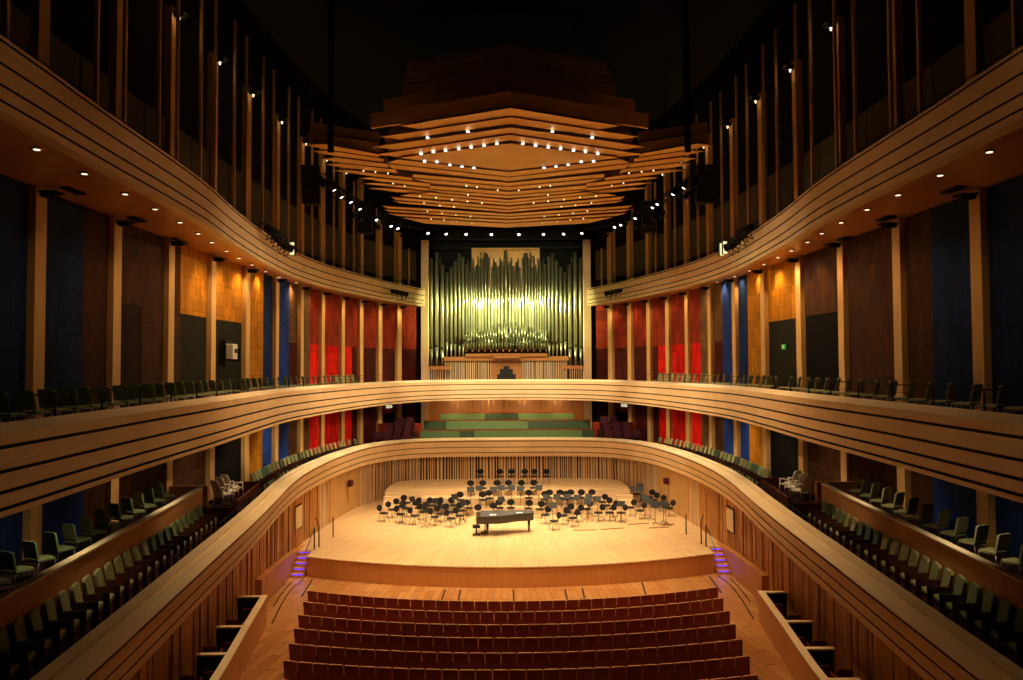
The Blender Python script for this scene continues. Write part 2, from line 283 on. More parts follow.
M=dict(
 fascia=wood('pale_maple_veneer','#dab888','#eaca9a',.5,(.5,.5,9)),
 ledge=wood('ledge_maple','#f0dcb0','#fae8c4',.4,(.6,.6,6)),
 groove=plain('shadow_gap_board','#2a140c',.8),
 column=wood('column_veneer','#cc9c5c','#deb26e',.4,(3,3,.6)),
 soffit=wood('soffit_veneer','#bc783a','#ce8a44',.3,(.5,.5,.5)),
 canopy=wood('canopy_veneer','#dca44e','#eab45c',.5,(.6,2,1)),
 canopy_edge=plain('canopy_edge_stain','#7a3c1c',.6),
 parapet=wood('parapet_veneer','#c28248','#d29052',.45,(.6,.6,4)),
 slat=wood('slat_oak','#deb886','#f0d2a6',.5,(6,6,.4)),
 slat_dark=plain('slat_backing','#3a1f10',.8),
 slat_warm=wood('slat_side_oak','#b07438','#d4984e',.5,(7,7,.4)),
 door=wood('door_veneer','#bf9256','#cfa266',.4,(3,3,.5)),
 stage=planks('stage_boards','#f0cf9c','#e6bc86','#c69c68',(0,64),.0045),
 floor=planks('stalls_boards','#c68e54','#b0743c','#5e3418',(0,80),.006),
 apron=wood('stage_front_veneer','#b87a40','#c8884a',.4,(5,5,.6)),
 riser=wood('riser_boards','#ecd0a4','#f6dcb2',.45,(1,4,1)),
 wall=plain('hall_wall_paint','#120c09',.9,spec=.1),
 ceil=plain('ceiling_black','#0a0908',.95),
 floor_dark=plain('balcony_floor','#2c160d',.6),
 grey=plain('concrete_grey','#4e4638',.9),
 navy=relief('navy_panel','#122c5c'), blue=relief('blue_panel','#1f3f8f'), gold=relief('gold_panel','#bf7d14'),
 red=relief('red_panel','#e0180a'), redbrown=relief('rust_panel','#8f2c14'), darkred=relief('oxblood_panel','#4c150e'),
 brown=relief('brown_panel','#4a2a14'), tan=relief('umber_panel','#6e4e2c'), moss=relief('mossy_panel','#201e10'), black=plain('doorway_black','#0a0706',.9,spec=.1),
 plum=relief('plum_panel','#2c1210'),
 seatwood=wood('mahogany_seat_shell','#7c2a16','#9a3a1e',.3,(3,3,1)),
 seatwood2=wood('dark_stained_wood','#40160a','#561e0e',.4,(3,3,1)),
 green3=plain('choir_green_upholstery','#587446',.9,ns=30,noise=.15), green4=plain('choir_dark_green','#34482e',.9,ns=30,noise=.15),
 seatedge=wood('seat_end_grain','#c8906a','#dba680',.4,(3,3,1)),
 green=plain('green_upholstery','#6e7e50',.9,ns=30,noise=.25), green2=plain('dark_green_upholstery','#3c4e36',.9,ns=30,noise=.25),
 olive=plain('olive_upholstery','#8a8a5c',.9,ns=30,noise=.2),
 redcloth=plain('red_upholstery','#5a1614',.9,ns=30),
 plumcloth=plain('plum_upholstery','#56243a',.9,ns=30),
 blackm=plain('black_metal','#0a0909',.7,0,spec=.2), blackp=plain('black_plastic','#141211',.5), blackf=plain('black_cloth','#100d0c',.9),
 lacquer=plain('piano_lacquer','#141518',.12,0,spec=.8,noise=.02), cover=plain('piano_cover','#3a3a3e',.55,noise=.05),
 steel=plain('chair_steel','#8a8580',.3,.9), brass=plain('brass','#b08a40',.3,1.),
 ivory=plain('ivory_keys','#e8e0cc',.3), paper=plain('white_paper','#f4f0e8',.7),
 pipe=plain('organ_pipe_tin','#bcbc96',.30,.82,noise=.03), pipe2=plain('organ_pipe_lead','#a4a480',.34,.82,noise=.05), pipe_dark=plain('pipe_mouth','#2e2d20',.5,.6),
 pipe_reed=plain('reed_pipe_lead','#5c5c44',.4,.8),
 copper=plain('gilded_trumpet','#c08a3a',.3,1.),
 white=plain('white_plastic','#cfc8b4',.6), signgreen=emission('exit_green','#2c9a3a',.5), signwhite=emission('exit_white','#f2e8c0',.6),
 lampw=emission('lamp_warm','#ffe2b4',2.5), lampc=emission('lamp_cool','#f4f6ff',6.), lamps=emission('soffit_lamp','#ffe6c0',2.), stepled=emission('step_led','#5038ff',1.6),
 barn=plain('lit_barn_door','#d8dca0',.6), plateglow=emission('barn_door_glow','#e2e6a0',1.),  # the emissive one imitates organ light falling on barn-door plates
)

# ---------------------------------------------------------------- plan curves (+x half, near to far)
WALLC=spline([(12.2,4),(12.4,14),(12.5,22),(12.5,28),(12.5,33),(12.3,37),(12.1,41),(11.8,45),(11.3,48.5),(10.7,51.5),(10.0,54),(9.1,56.5),(8.0,58.8),(6.5,60.8)])
UPPER=spline([(9.3,6),(9.5,14),(9.7,18),(10.0,24.7),(10.6,30),(11.0,35),(11.15,39.5),(10.9,43.5),(10.4,46.8),(9.5,50.5),(8.6,54),(7.6,57),(6.3,60.2)])
MIDDLE=spline([(8.4,6),(8.8,13),(9.2,18.5),(9.5,24),(9.9,29),(10.2,34),(10.0,38),(9.4,43),(8.6,47.5),(7.3,52),(5.6,54.9),(3,56.5),(0,57.0)])
LOWER=spline([(7.0,6),(7.5,12),(8.4,21),(8.75,24.5),(9.22,28.5),(9.72,32.5),(10.0,36.5),(9.95,40.5),(9.6,44.5),(8.8,48.4),(7.1,51.1),(4.5,52.2),(0,52.4)])
STALLW=spline([(8.2,6),(9.0,14),(9.6,22),(10.0,27),(10.25,31),(10.35,34),(10.3,38),(10.05,42.5),(9.6,46.5),(8.85,50),(7.2,51.9),(4.5,52.6),(0,52.7)])
PARAP=[(x+1.95,y) for x,y in LOWER if y<=28.3]
Zh=lambda h: h+E0
# ---------------------------------------------------------------- setting
def slab(inner, outer, y0, y1, z0, z1, side, name, mat, parent=None, step=.5, io=0., oo=0., ymax_in=None):
    mb=MB(); ys=[]; y=y0
    while y<y1-1e-6: ys.append(y); y+=step
    ys.append(y1); v=[]
    for y in ys:
        xi=at_y(inner,y)[0] if y<=inner[-1][1] else inner[-1][0]
        xo=at_y(outer,y)[0] if y<=outer[-1][1] else outer[-1][0]
        xi=max(0,xi+io) if xi>.01 else 0; xo+=oo
        v+= [(side*xi,y,z0),(side*xo,y,z0),(side*xo,y,z1),(side*xi,y,z1)]
    f=[(0,1,2,3)]
    for i in range(len(ys)-1):
        b=i*4
        for j in range(4):
            k=(j+1)%4; f.append((b+j,b+k,b+4+k,b+4+j))
    b=(len(ys)-1)*4; f.append((b+3,b+2,b+1,b)); mb.add(v,f)
    return mb.build(name,mat,parent)

for side,nm in ((-1,'left'),(1,'right')):
    c=left_of(WALLC) if side<0 else right_of(WALLC)
    mb=MB(); mb.sweep(c,[(.12,0),(.5,0),(.5,Zh(17.2)),(.12,Zh(17.2))])
    tag(mb.build('wall_'+nm,M['wall']),'dark side wall behind the columns on the %s of the hall'%nm,'wall',kind='structure')
mb=MB(); mb.box(-8,64.2,0,8,64.6,Zh(17.2)); mb.box(-7.2,60.9,0,-6.9,64.3,Zh(17.2)); mb.box(6.9,60.9,0,7.2,64.3,Zh(17.2))
tag(mb.build('wall_back',M['wall']),'black wall behind the pipe organ','wall',kind='structure')
mb=MB(); mb.box(-13.4,-6.4,0,13.4,-6,Zh(17.2)); mb.box(-12.9,-6,0,-12.5,4.5,Zh(17.2)); mb.box(12.5,-6,0,12.9,4.5,Zh(17.2))
tag(mb.build('wall_rear',M['wall']),'dark rear wall of the hall behind the seats','wall',kind='structure')
mb=MB(); mb.box(-13.4,-6.4,Zh(17.2),13.4,64.6,Zh(17.5))
tag(mb.build('ceiling',M['ceil']),'black ceiling high above the canopy','ceiling',kind='structure')
mb=MB(); mb.box(-13.4,-6.4,-.3,13.4,64.6,0)
tag(mb.build('floor',M['floor']),'stalls floor of warm boards running between the seats and the stage','floor',kind='structure')

# dark slots and curved joints in the stalls floor
for k,(xa,ya,xb,yb) in enumerate([(-2.9,31.35,-2.85,33.45),(-2.2,31.3,-2.2,33.4),(.05,31.25,.05,33.35),(2.2,31.3,2.25,33.4),(2.9,31.35,3.0,33.5),(-8.72,32.6,-8.9,35.2),(5.5,32.2,5.7,34.3),(8.72,32.6,8.9,35.2)]):
    mb=MB(); d=Vector((xb-xa,yb-ya)).normalized(); mb.obox(((xa+xb)/2,(ya+yb)/2),(d.x,d.y),(-d.y,d.x),Vector((xb-xa,yb-ya)).length/2,.035,0,.006)
    tag(mb.build('trim_%d'%(k+1),M['groove']),'thin dark slot let into the floor before the stage','floor slot',group='dark floor slots in front of the stage',kind='structure')
for side,w in ((-1,'left'),(1,'right')):
    for k,pts in enumerate((((8.95,29.2),(9.3,32.0),(9.42,33.8),(9.3,35.3)),((9.5,31.3),(9.66,33.0),(9.72,34.8)),((9.9,31.2),(9.98,32.8),(9.96,34.6)))):
        c=[(side*x,y) for x,y in spline(pts,8)]
        mb=MB(); mb.sweep(c,[(-.03,.002),(.03,.002),(.03,.007),(-.03,.007)])
        tag(mb.build('trim_%d'%(9+k+(3 if side>0 else 0)),M['groove']),'%s curved dark line across the %s aisle floor'%(('inner','middle','outer')[k],w),'floor line',kind='structure')

# ---------------------------------------------------------------- balconies
def fascia_prof(top, bottom, grooves, gap, depth, thick, slope=0., ledge=None, lip=True):
    """front face down from top to bottom with recessed gaps centred on the given heights; returns closed profile + materials.
    ledge=(width outward, drop): a flat shelf on top"""
    P=[];MI=[]
    def off(z): return slope*(top-z)
    P.append((thick,top)); MI.append(1)              # ledge top
    if ledge=='tray':
        P+=[(.46,top),(.46,top-.08),(.2,top-.1),(.2,top-.04)]; MI+=[1,1,1,1]
        P.append((0,top-.1)); MI.append(0)
    else:
        P.append((0,top-(ledge or .03))); MI.append(0)
    for g in grooves:
        a,b=g+gap/2,g-gap/2
        P+= [(off(a),a),(off(a)+depth,a),(off(b)+depth,b)]; MI+=[2,2,2]
        P.append((off(b),b)); MI.append(0)
    P.append((off(bottom),bottom)); MI.append(0)
    P.append((thick,bottom)); MI.append(0)
    P=[(o,Zh(z)) for o,z in P]
    return P,MI

def balcony(name, label, curve, prof, mis, slabs, y_range=None):
    root=empty(name,(curve[0][0],curve[0][1],0)); root.location=(0,0,0)
    tag(root,label,'balcony',kind='structure')
    mb=MB(); mb.sweep(curve,prof,mis); mb.build('fascia',[M['fascia'],M['ledge'],M['groove']],root)
    for f in slabs: f(root)
    return root

up,um=fascia_prof(6.1,4.7,[5.98,5.56,5.17,4.88],.05,.10,.32)
for side,w in ((-1,'left'),(1,'right')):
    c=left_of(UPPER) if side<0 else right_of(UPPER)
    balcony('balcony','upper balcony with banded maple front curving along the %s side'%w,c,up,um,[
        lambda r,side=side: slab(UPPER,WALLC,6,60.2,Zh(4.72),Zh(4.95),side,'soffit',M['soffit'],r,io=.28,oo=.2),
        lambda r,side=side: slab(UPPER,WALLC,6,60.2,Zh(4.96),Zh(5.2),side,'floor_slab',M['floor_dark'],r,io=.3,oo=.2)])
mp,mm=fascia_prof(-.9,-2.37,[-1.25,-1.64,-1.97,-2.24],.06,.10,.4,ledge=.13)
balcony('balcony','middle balcony whose continuous banded maple front sweeps round below the organ',offset(ushape(MIDDLE),-.35),mp,mm,
    [lambda r,side=s: slab(MIDDLE,WALLC,6,60.8,Zh(-2.36),Zh(-1.35),side,'floor_slab',M['floor_dark'],r,step=.25,io=.04,oo=.2) for s in (-1,1)])
lp,lm=fascia_prof(-4.73,-5.97,[-4.93,-5.33,-5.7],.05,.10,.72,slope=.3,ledge='tray')
lowfloor=[]
for s in (-1,1):
    lowfloor.append(lambda r,side=s: slab(LOWER,WALLC,6,33,Zh(-5.97),Zh(-5.65),side,'floor_slab',M['floor_dark'],r,io=.12,oo=.2))
    lowfloor.append(lambda r,side=s: slab(LOWER,WALLC,33,60.8,Zh(-5.97),Zh(-5.4),side,'floor_slab',M['floor_dark'],r,step=.25,io=.12,oo=.2))
    lowfloor.append(lambda r,side=s: slab(PARAP,WALLC,6,28.2,Zh(-5.64),Zh(-4.8),side,'rear_step',M['floor_dark'],r,io=.05,oo=.2))
balcony('balcony','lower balcony whose banded maple front curves around the concert stage',offset(ushape(LOWER),-.58),lp,lm,lowfloor)

# orange parapets between the two rows of the lower balcony, with their end walls
for side,w in ((-1,'left'),(1,'right')):
    c=left_of(PARAP) if side<0 else PARAP[::-1]
    mb=MB(); mb.sweep(c,[(-.07,Zh(-5.64)),(.07,Zh(-5.64)),(.07,Zh(-4.24)),(-.07,Zh(-4.24))])
    o=mb.build('parapet',M['parapet']); tag(o,'smooth orange wood parapet between two seat rows of the %s lower balcony'%w,'parapet',kind='structure')
    mb=MB(); mb.sweep(c,[(-.1,Zh(-4.24)),(.1,Zh(-4.24)),(.1,Zh(-4.2)),(-.1,Zh(-4.2))]); mb.build('cap_rail',M['ledge'],o)
    px=PARAP[-1][0]; mb=MB(); mb.box(side*(px-.1),28.2,Zh(-5.64),side*12.4,28.34,Zh(-4.22)); mb.build('end_wall',M['parapet'],o)
    # landing box with darker red wood around the steps
    lx=at_y(LOWER,29)[0]
    mb=MB(); mb.box(side*(lx+.75),28.0,Zh(-5.64),side*(lx+2.1),28.1,Zh(-4.95)); mb.sweep([(side*(at_y(LOWER,y)[0]+.75),y) for y in (28.1,29,30,31,32,32.6)],[(-.05,Zh(-5.64)),(.05,Zh(-5.64)),(.05,Zh(-4.75)),(-.05,Zh(-4.75))])
    mb.box(side*(lx+1.2),32.6,Zh(-5.64),side*(lx+2.4),32.7,Zh(-4.7))
    tag(mb.build('landing_screen',M['seatwood2']),'low dark red wood screen around the stair landing on the %s lower balcony'%w,'screen')

# railings : posts and two rails
def railing(name,label,curve,z0,h,step=2.0):
    root=empty(name); tag(root,label,'railing'); L=arclen(curve); k=0
    pts=[(x,y) for x,y in curve]
    mb=MB(); mb.path([(x,y,z0+h) for x,y in pts],.014,n=5); mb.build('rail',M['blackm'],root)
    mb=MB(); mb.path([(x,y,z0+h*.55) for x,y in pts],.008,n=4); mb.build('rail',M['blackm'],root)
    s=.3
    while s<L[-1]:
        p=at_len(pts,L,s); mb=MB(); mb.tube((p[0],p[1],z0-.45),(p[0],p[1],z0+h),.022,n=5); mb.tube((p[0],p[1],z0-.3),(p[0],p[1],z0+.02),.045,n=6); mb.build('post',M['blackm'],root); s+=step
    return root
for side,w in ((-1,'left'),(1,'right')):
    f=lambda cv,lo,hi,d: [(side*(x+d),y) for x,y in cv if lo<=y<=hi]
    railing('railing','thin dark railing along the %s middle balcony rim'%w,f(MIDDLE,10,50,.15),Zh(-.9),.42,2.1)
    railing('railing','thin dark railing along the %s lower balcony rim'%w,f(LOWER,10,48,.28),Zh(-4.75),.1,1.9)
    railing('railing','thin dark railing along the %s upper balcony rim'%w,f(UPPER,8,59,.4),Zh(6.05),.35,2.2)

# ---------------------------------------------------------------- columns
TOPS=[13.2]*9+[13.0,10.7,10.2]
def colname(i): return ORD[i]+' from the camera end'
COLS={-1:COLS_L,1:COLS_R}
for side,w in ((-1,'left'),(1,'right')):
    for i,y in enumerate(COLS[side]):
        x,t=at_y(WALLC,y); x-=.035; n=(t[1],-t[0])
        mb=MB(); mb.obox((side*x,y),(side*t[0],t[1]),(side*n[0],n[1]),.245,.135,Zh(-5.4),Zh(TOPS[i]))
        o=mb.build('column',M['column']); tag(o,'tall flat wooden wall column, %s on the %s wall'%(colname(i),w),'column',kind='structure')
        for h in (4.45,TOPS[i]-.35):
            mb=MB(); q=(side*(x-.28*n[0]*1.),y-.28*n[1]*0)
            mb.box(side*(x-.5),y-.12,Zh(h),side*(x-.15),y+.12,Zh(h+.1)); mb.box(side*(x-.62),y-.2,Zh(h+.1),side*(x-.1),y+.2,Zh(h+.14)); mb.build('lamp_bracket',M['blackm'],o)
        if 2<=i<=8: mb=MB(); mb.lathe([(.03,Zh(TOPS[i]-.47)),(.05,Zh(TOPS[i]-.36))],(side*(x-.3),y),n=8); mb.build('bulb',M['lamps'],o)
    mb=MB(); mb.box(side*6.05,60.2,Zh(-5.4),side*6.6,60.9,Zh(9.9)); 
    o=mb.build('column',M['fascia']); tag(o,'pale wooden pillar framing the %s edge of the organ'%w,'column',kind='structure')
    mb=MB(); mb.box(side*5.6,60.0,Zh(9.92),side*6.5,60.25,Zh(10.05)); mb.build('lamp_bracket',M['blackm'],o)

# ---------------------------------------------------------------- coloured relief panels
def panel_piece(side,ya,yb,z0,z1,mat,root,d=.0,name='relief_field'):
    mb=MB(); n=max(1,int((yb-ya)/1.0)); ys=[ya+(yb-ya)*k/n for k in range(n+1)]; c=[(side*(at_y(WALLC,y)[0]-d),y) for y in ys]
    if side>0: c=c[::-1]
    mb.sweep(c,[(0,Zh(z0)),(.1,Zh(z0)),(.1,Zh(z1)),(0,Zh(z1))]); return mb.build(name,M[mat],root)
R8=[('redbrown','red'),('redbrown','darkred')]
BU=[ [(0,1,'navy','navy')],
 [(0,.6,'navy','navy'),(.6,1,'brown','brown')],
 [(0,.5,'brown','plum'),(.5,1,'brown','brown')],
 [(0,.25,'brown','brown'),(.25,1,'gold','moss')],
 [(0,1,'gold','moss')],
 [(0,.62,'gold','gold'),(.62,1,'navy','navy')],
 [(0,.58,'blue','blue'),(.58,1,'tan','darkred')],
 [(0,.5,'tan','tan'),(.5,1,'redbrown','red')],
 [(0,1,'redbrown','red')],
 [(0,.65,'redbrown','red'),(.65,1,'redbrown','darkred')],
 [(0,1,'redbrown','darkred')],[(0,1,'redbrown','darkred')],[(0,1,'redbrown','darkred')]]
BL=[ ['navy'],[(0,.65,'blue'),(.65,1,'brown')],['brown'],['brown'],['black'],[(0,.62,'gold'),(.62,1,'blue')],
 [(0,.58,'blue'),(.58,1,'brown')],[(0,.5,'tan'),(.5,1,'red')],['red'],[(0,.62,'red'),(.62,1,'darkred')],['darkred'],['black'],['plum']]
NICE=dict(navy='navy',brown='dark brown',plum='near-black brown',gold='golden yellow',moss='mossy grey',blue='blue',tan='umber',darkred='oxblood',redbrown='rust red',red='bright red',black='black')
for side,w in ((-1,'left'),(1,'right')):
    ys=[10.5]+COLS[side]+[60.4]
    for i in range(13):
        a,b=ys[i]+.3,ys[i+1]-.3
        if i==12: b=60.2
        zs=2.08 if i<5 else 1.4
        segs=BU[i]
        if side>0 and i==3: segs=[(0,1,'brown','black')]
        if side>0 and i==2: segs=[(0,1,'brown','brown')]
        u=sorted(set(NICE[s[2]] for s in segs)); l=sorted(set(NICE[s[3]] for s in segs))
        where='%s bay on the %s wall'%(ORD[i],w)
        root=empty('acoustic_panel',(0,0,0)); 
        tag(root,'tall %s panel over the middle balcony, %s'%(' and '.join(u[:2]),where),'wall panel',kind='structure')
        for f0,f1,cu,cl in segs:
            p=a+(b-a)*f0; q=a+(b-a)*f1
            if cu==cl: panel_piece(side,p,q,-1.35,4.7,cu,root)
            else:
                panel_piece(side,p,q,zs,4.7,cu,root,.0); panel_piece(side,p,q,-1.35,zs,cl,root,-.02)
        root=empty('acoustic_panel',(0,0,0)); S=BL[i]
        S=[(0,1,S[0])] if isinstance(S[0],str) else S
        tag(root,'%s panel behind the lower balcony, %s'%(' and '.join(NICE[s[2]] for s in S),where),'wall panel',kind='structure')
        for f0,f1,cc in S:
            if i==11: panel_piece(side,a,b,-5.4,-3.35,'black',root); panel_piece(side,a,b,-3.35,-2.37,'redbrown',root)
            else: panel_piece(side,a+(b-a)*f0,a+(b-a)*f1,-5.4,-2.37,cc,root)
        # upper storey: grey chamber doors over a dark dado
        root=empty('chamber_door',(0,0,0)); tag(root,'grey resonance chamber door above the upper balcony, %s'%where,'chamber door',kind='structure')
        n=2 if i<10 else 1
        for k in range(n):
            p=a+(b-a)*k/n+.04; q=a+(b-a)*(k+1)/n-.04
            panel_piece(side,p,q,6.75,9.0,'grey',root,.02,'door_leaf')
        panel_piece(side,a,b,5.2,6.7,'wall',root,.0,'dado')

# slender fins standing between the columns on the upper balcony
k=0
for side,w in ((-1,'left'),(1,'right')):
    ys=[12]+COLS[side]+[59.6]; n=0
    for i in range(len(ys)-1):
        if i<10: pos=(.22,.62)
        else: pos=(.5,)
        for fr in pos:
            y=ys[i]+(ys[i+1]-ys[i])*fr; x=at_y(UPPER,min(y,60))[0]*.4+at_y(WALLC,y)[0]*.6; t=at_y(WALLC,y)[1]; n+=1
            top=15.0 if i<8 else 13.5-1.1*(i-8)
            mb=MB(); mb.obox((side*x,y),(side*t[0],t[1]),(side*t[1],-t[0]),.05,.05,Zh(5.2),Zh(top))
            tag(mb.build('wooden_fin',M['column']),'slender upright wooden fin above the %s upper balcony, %s from near end'%(w,ordinal(n)),'fin',group='slender wooden fins on the upper storey')
# soffit downlights
SOFF=[16.6,18.7,20.9,22.9,25.0,27.1,29.0,31.2,33.2,35.4,37.8,40.2,42.8]
for side,w in ((-1,'left'),(1,'right')):
    for n,y in enumerate(SOFF):
        y+= .25 if side>0 else 0
        x=at_y(UPPER,y)[0]+.72
        root=empty('soffit_downlight',(side*x,y,Zh(4.7))); tag(root,'small recessed downlight under the %s upper balcony, %s from near end'%(w,ordinal(n+1)),'downlight',group='downlights under the upper balcony')
        mb=MB(); mb.lathe([(.068,-.015),(.068,.02)],n=12); mb.build('lens',M['lamps'],root)
        mb=MB(); mb.lathe([(.13,-.012),(.13,.02)],n=12); mb.build('trim_ring',M['brass'],root)
    for n,y in enumerate([20.5,24.5,28.5,32.5,36.5]):
        x=at_y(UPPER,y)[0]+1.9
        mb=MB(); mb.box(-.14,-.38,-.035,.14,.38,.02); mb.lathe([(.05,-.06),(.05,-.03)],n=8)
        o=mb.build('ceiling_vent',M['blackm'],None,(side*x,y,Zh(4.7))); tag(o,'flat dark vent plate in the %s soffit, %s from the camera end'%(w,ordinal(n+1)),'vent',group='dark vent plates in the soffit')

# ---------------------------------------------------------------- slatted wall of the stalls and stage
for side,w in ((-1,'left'),(1,'right')):
    c=[(side*x,y) for x,y in STALLW]; c=c if side<0 else c[::-1]
    mb=MB(); mb.sweep(c,[(.14,0),(.3,0),(.3,Zh(-5.95)),(.14,Zh(-5.95))])
    root=mb.build('wall_stalls_'+w,M['slat_dark']); tag(root,'wooden slatted wall below the lower balcony, %s half'%w,'wall',kind='structure')
    base=[(side*x,y) for x,y in STALLW]; L=arclen(base); s=.5; rnd=random.Random(3+side); side_mb=MB(); far_mb=MB()
    door=MB()
    while s<L[-1]-.05:
        p=at_len(base,L,s); yy=p[1]
        far=yy>47.2
        if far or 41.2<yy<43.0: wd=rnd.choice((.05,.07,.09,.12,.15)); gp=rnd.choice((.05,.07,.09,.12)); 
        else: wd=rnd.choice((.1,.16,.22,.3,.12)); gp=rnd.choice((.03,.045,.04))
        if 43.2<yy<46.9: wd=1.6; gp=.03
        q=at_len(base,L,s+wd); t=Vector((q[0]-p[0],q[1]-p[1])).normalized(); n=(t.y,-t.x); m=((p[0]+q[0])/2,(p[1]+q[1])/2)
        nn=(-1 if n[0]*p[0]+n[1]*(p[1]-30)<0 else 1); d=rnd.choice((0,.02,.05)) if wd<1 else 0
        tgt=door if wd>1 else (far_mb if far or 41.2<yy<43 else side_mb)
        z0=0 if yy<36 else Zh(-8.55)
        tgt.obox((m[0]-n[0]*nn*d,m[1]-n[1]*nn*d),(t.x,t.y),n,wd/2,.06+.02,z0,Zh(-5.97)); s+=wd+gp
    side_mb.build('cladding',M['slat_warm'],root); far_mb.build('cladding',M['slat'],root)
    o=door.build('stage_door',M['door'],root)
    # solid wooden kerb wall beside the stage steps
    mb=MB(); a=[(side*(at_y(STALLW,y)[0]-.38),y) for y in (31,33,35,36.5,38)]
    v=[]
    for (x,y),top in zip(a,(-8.32,-8.36,-8.42,-8.48,-8.55)):
        v+=[(x,y,0),(x+side*.36,y,0),(x+side*.36,y,Zh(top)),(x,y,Zh(top))]
    f=[(0,1,2,3),(19,18,17,16)]
    for i in range(4):
        for j in range(4): f.append((i*4+j,i*4+(j+1)%4,i*4+4+(j+1)%4,i*4+4+j))
    mb.add(v,f); tag(mb.build('kerb_wall',M['apron']),'low solid wooden wall beside the %s stage steps'%w,'low wall',kind='structure')
    # hatch on the side wall and small dark red loudspeaker on the stage door panel
    y=37.6 if side<0 else 36.2; x,t=at_y(STALLW,y); root=empty('wall_hatch',(0,0,0))
    tag(root,'pale square hatch set in the %s slatted wall beside the stage'%w,'hatch')
    mb=MB(); mb.obox((side*(x-.14),y),(side*t[0],t[1]),(side*t[1],-t[0]),.55,.02,Zh(-7.7),Zh(-6.55)); mb.build('frame',M['groove'],root)
    mb=MB(); mb.obox((side*(x-.17),y),(side*t[0],t[1]),(side*t[1],-t[0]),.49,.02,Zh(-7.64),Zh(-6.62)); mb.build('hatch_panel',M['ledge'],root)
    y=46.3; x,t=at_y(STALLW,y); mb=MB(); mb.obox((side*(x-.28),y),(side*t[0],t[1]),(side*t[1],-t[0]),.2,.1,Zh(-7.0),Zh(-6.65)); 
    for q in (-.08,.08): mb.obox((side*(x-.4),y+q),(side*t[0],t[1]),(side*t[1],-t[0]),.05,.03,Zh(-6.92),Zh(-6.74))
    tag(mb.build('wall_speaker',M['redcloth']),'small dark red box fixed high on the %s stage wall'%w,'speaker')

# ---------------------------------------------------------------- stage
front=spline([(-9.3,35.75),(-7.2,34.9),(-4.0,34.0),(0,33.6),(4.0,34.0),(7.2,34.9),(9.3,35.75)],6)
inner=[(x-.05,y) for x,y in STALLW if y>=36.95]
outline=front+[(9.3,36.95),(at_y(STALLW,36.95)[0]-.05,36.95)]+inner+[(-x,y) for x,y in inner[::-1][1:]]+[(-at_y(STALLW,36.95)[0]+.05,36.95),(-9.3,36.95)]
mb=MB(); mb.prism(outline,0,Zh(-8.6)); st=mb.build('stage',M['apron']); tag(st,'wide curved concert stage of pale boards with a plain brown wooden front','stage',kind='structure')
mb=MB(); mb.prism([(x,y-.04 if y<36 else y) for x,y in outline],Zh(-8.6),Zh(-8.55)); mb.build('stage_floor',M['stage'],st)
def riser(label,poly,z,z0=-8.55):
    mb=MB(); mb.prism(poly,Zh(z0),Zh(z-.03)); o=mb.build('stage_riser',M['riser']); mb=MB(); mb.prism([(x,y) for x,y in poly],Zh(z-.03),Zh(z)); mb.build('riser_top',M['stage'],o)
    mb=MB(); 
    tag(o,label,'riser',kind='structure'); return o
backA=[(x-.25,y-.12) for x,y in STALLW if y>48.2 and x<7.7 ]
riser('rear stage riser, the highest, along the slatted back wall',[(-7.5,47.5),(-6.6,47.45),(0,47.4),(6.6,47.45),(7.4,47.5)]+[(7.45,49.8)]+[p for p in backA if p[0]<7.3]+[(-p[0],p[1]) for p in backA[::-1] if p[0]<7.3][1:]+[(-7.55,49.8)],-7.5)
riser('middle stage riser in front of the rear one',[(-5.3,46.2),(5.3,46.2),(5.1,47.38),(-5.1,47.38)],-7.75)
riser('lowest stage riser, nearest the piano',[(-2.9,45.25),(5.2,45.25),(5.2,46.18),(-2.9,46.18)],-8.15)
for side,w in ((-1,'left'),(1,'right')):
    mb=MB()
    for k in range(3): mb.box(side*6.55,47.35-.3*(k+1),Zh(-8.55),side*7.5,47.38-.3*k,Zh(-7.5-.26*(k+1)))
    tag(mb.build('riser_steps',M['riser']),'three small pale steps up the %s end of the rear riser'%w,'steps',kind='structure')
    # lit steps from the floor to the stage
    root=empty('stage_steps',(0,0,0)); tag(root,'steps up to the %s stage corner with violet lights under each tread'%w,'steps',kind='structure')
    for k in range(5):
        mb=MB(); y=35.45+.3*k; mb.box(side*9.34,y,0,side*9.93,36.94,.18*(k+1) if k<4 else .88); mb.build('step',M['apron'],root)
        mb=MB(); mb.box(side*9.40,y-.02,.18*(k+1)-.05,side*9.87,y-.004,.18*(k+1)-.02); mb.build('step_light',M['stepled'],root)
    # handrails
    root=empty('handrail',(0,0,0)); tag(root,'thin dark metal handrail at the %s stage steps'%w,'handrail')
    mb=MB(); mb.tube((side*9.25,37.0,Zh(-8.55)),(side*9.25,37.0,Zh(-7.5)),.03); mb.build('post',M['blackm'],root)
    mb=MB(); mb.tube((side*9.15,37.5,Zh(-8.55)),(side*9.15,37.5,Zh(-7.5)),.03); mb.build('post',M['blackm'],root)
    mb=MB(); mb.tube((side*8.95,39.7,Zh(-8.55)),(side*8.95,39.7,Zh(-7.55)),.03); mb.build('post',M['blackm'],root)
    mb=MB(); mb.tube((side*9.15,37.5,Zh(-7.52)),(side*9.9,39.9,Zh(-7.6)),.02); mb.build('rail',M['blackm'],root)
    mb=MB(); mb.tube((side*9.25,37.0,Zh(-7.5)),(side*9.28,35.4,Zh(-8.35)),.03); mb.build('rail',M['steel'],root)

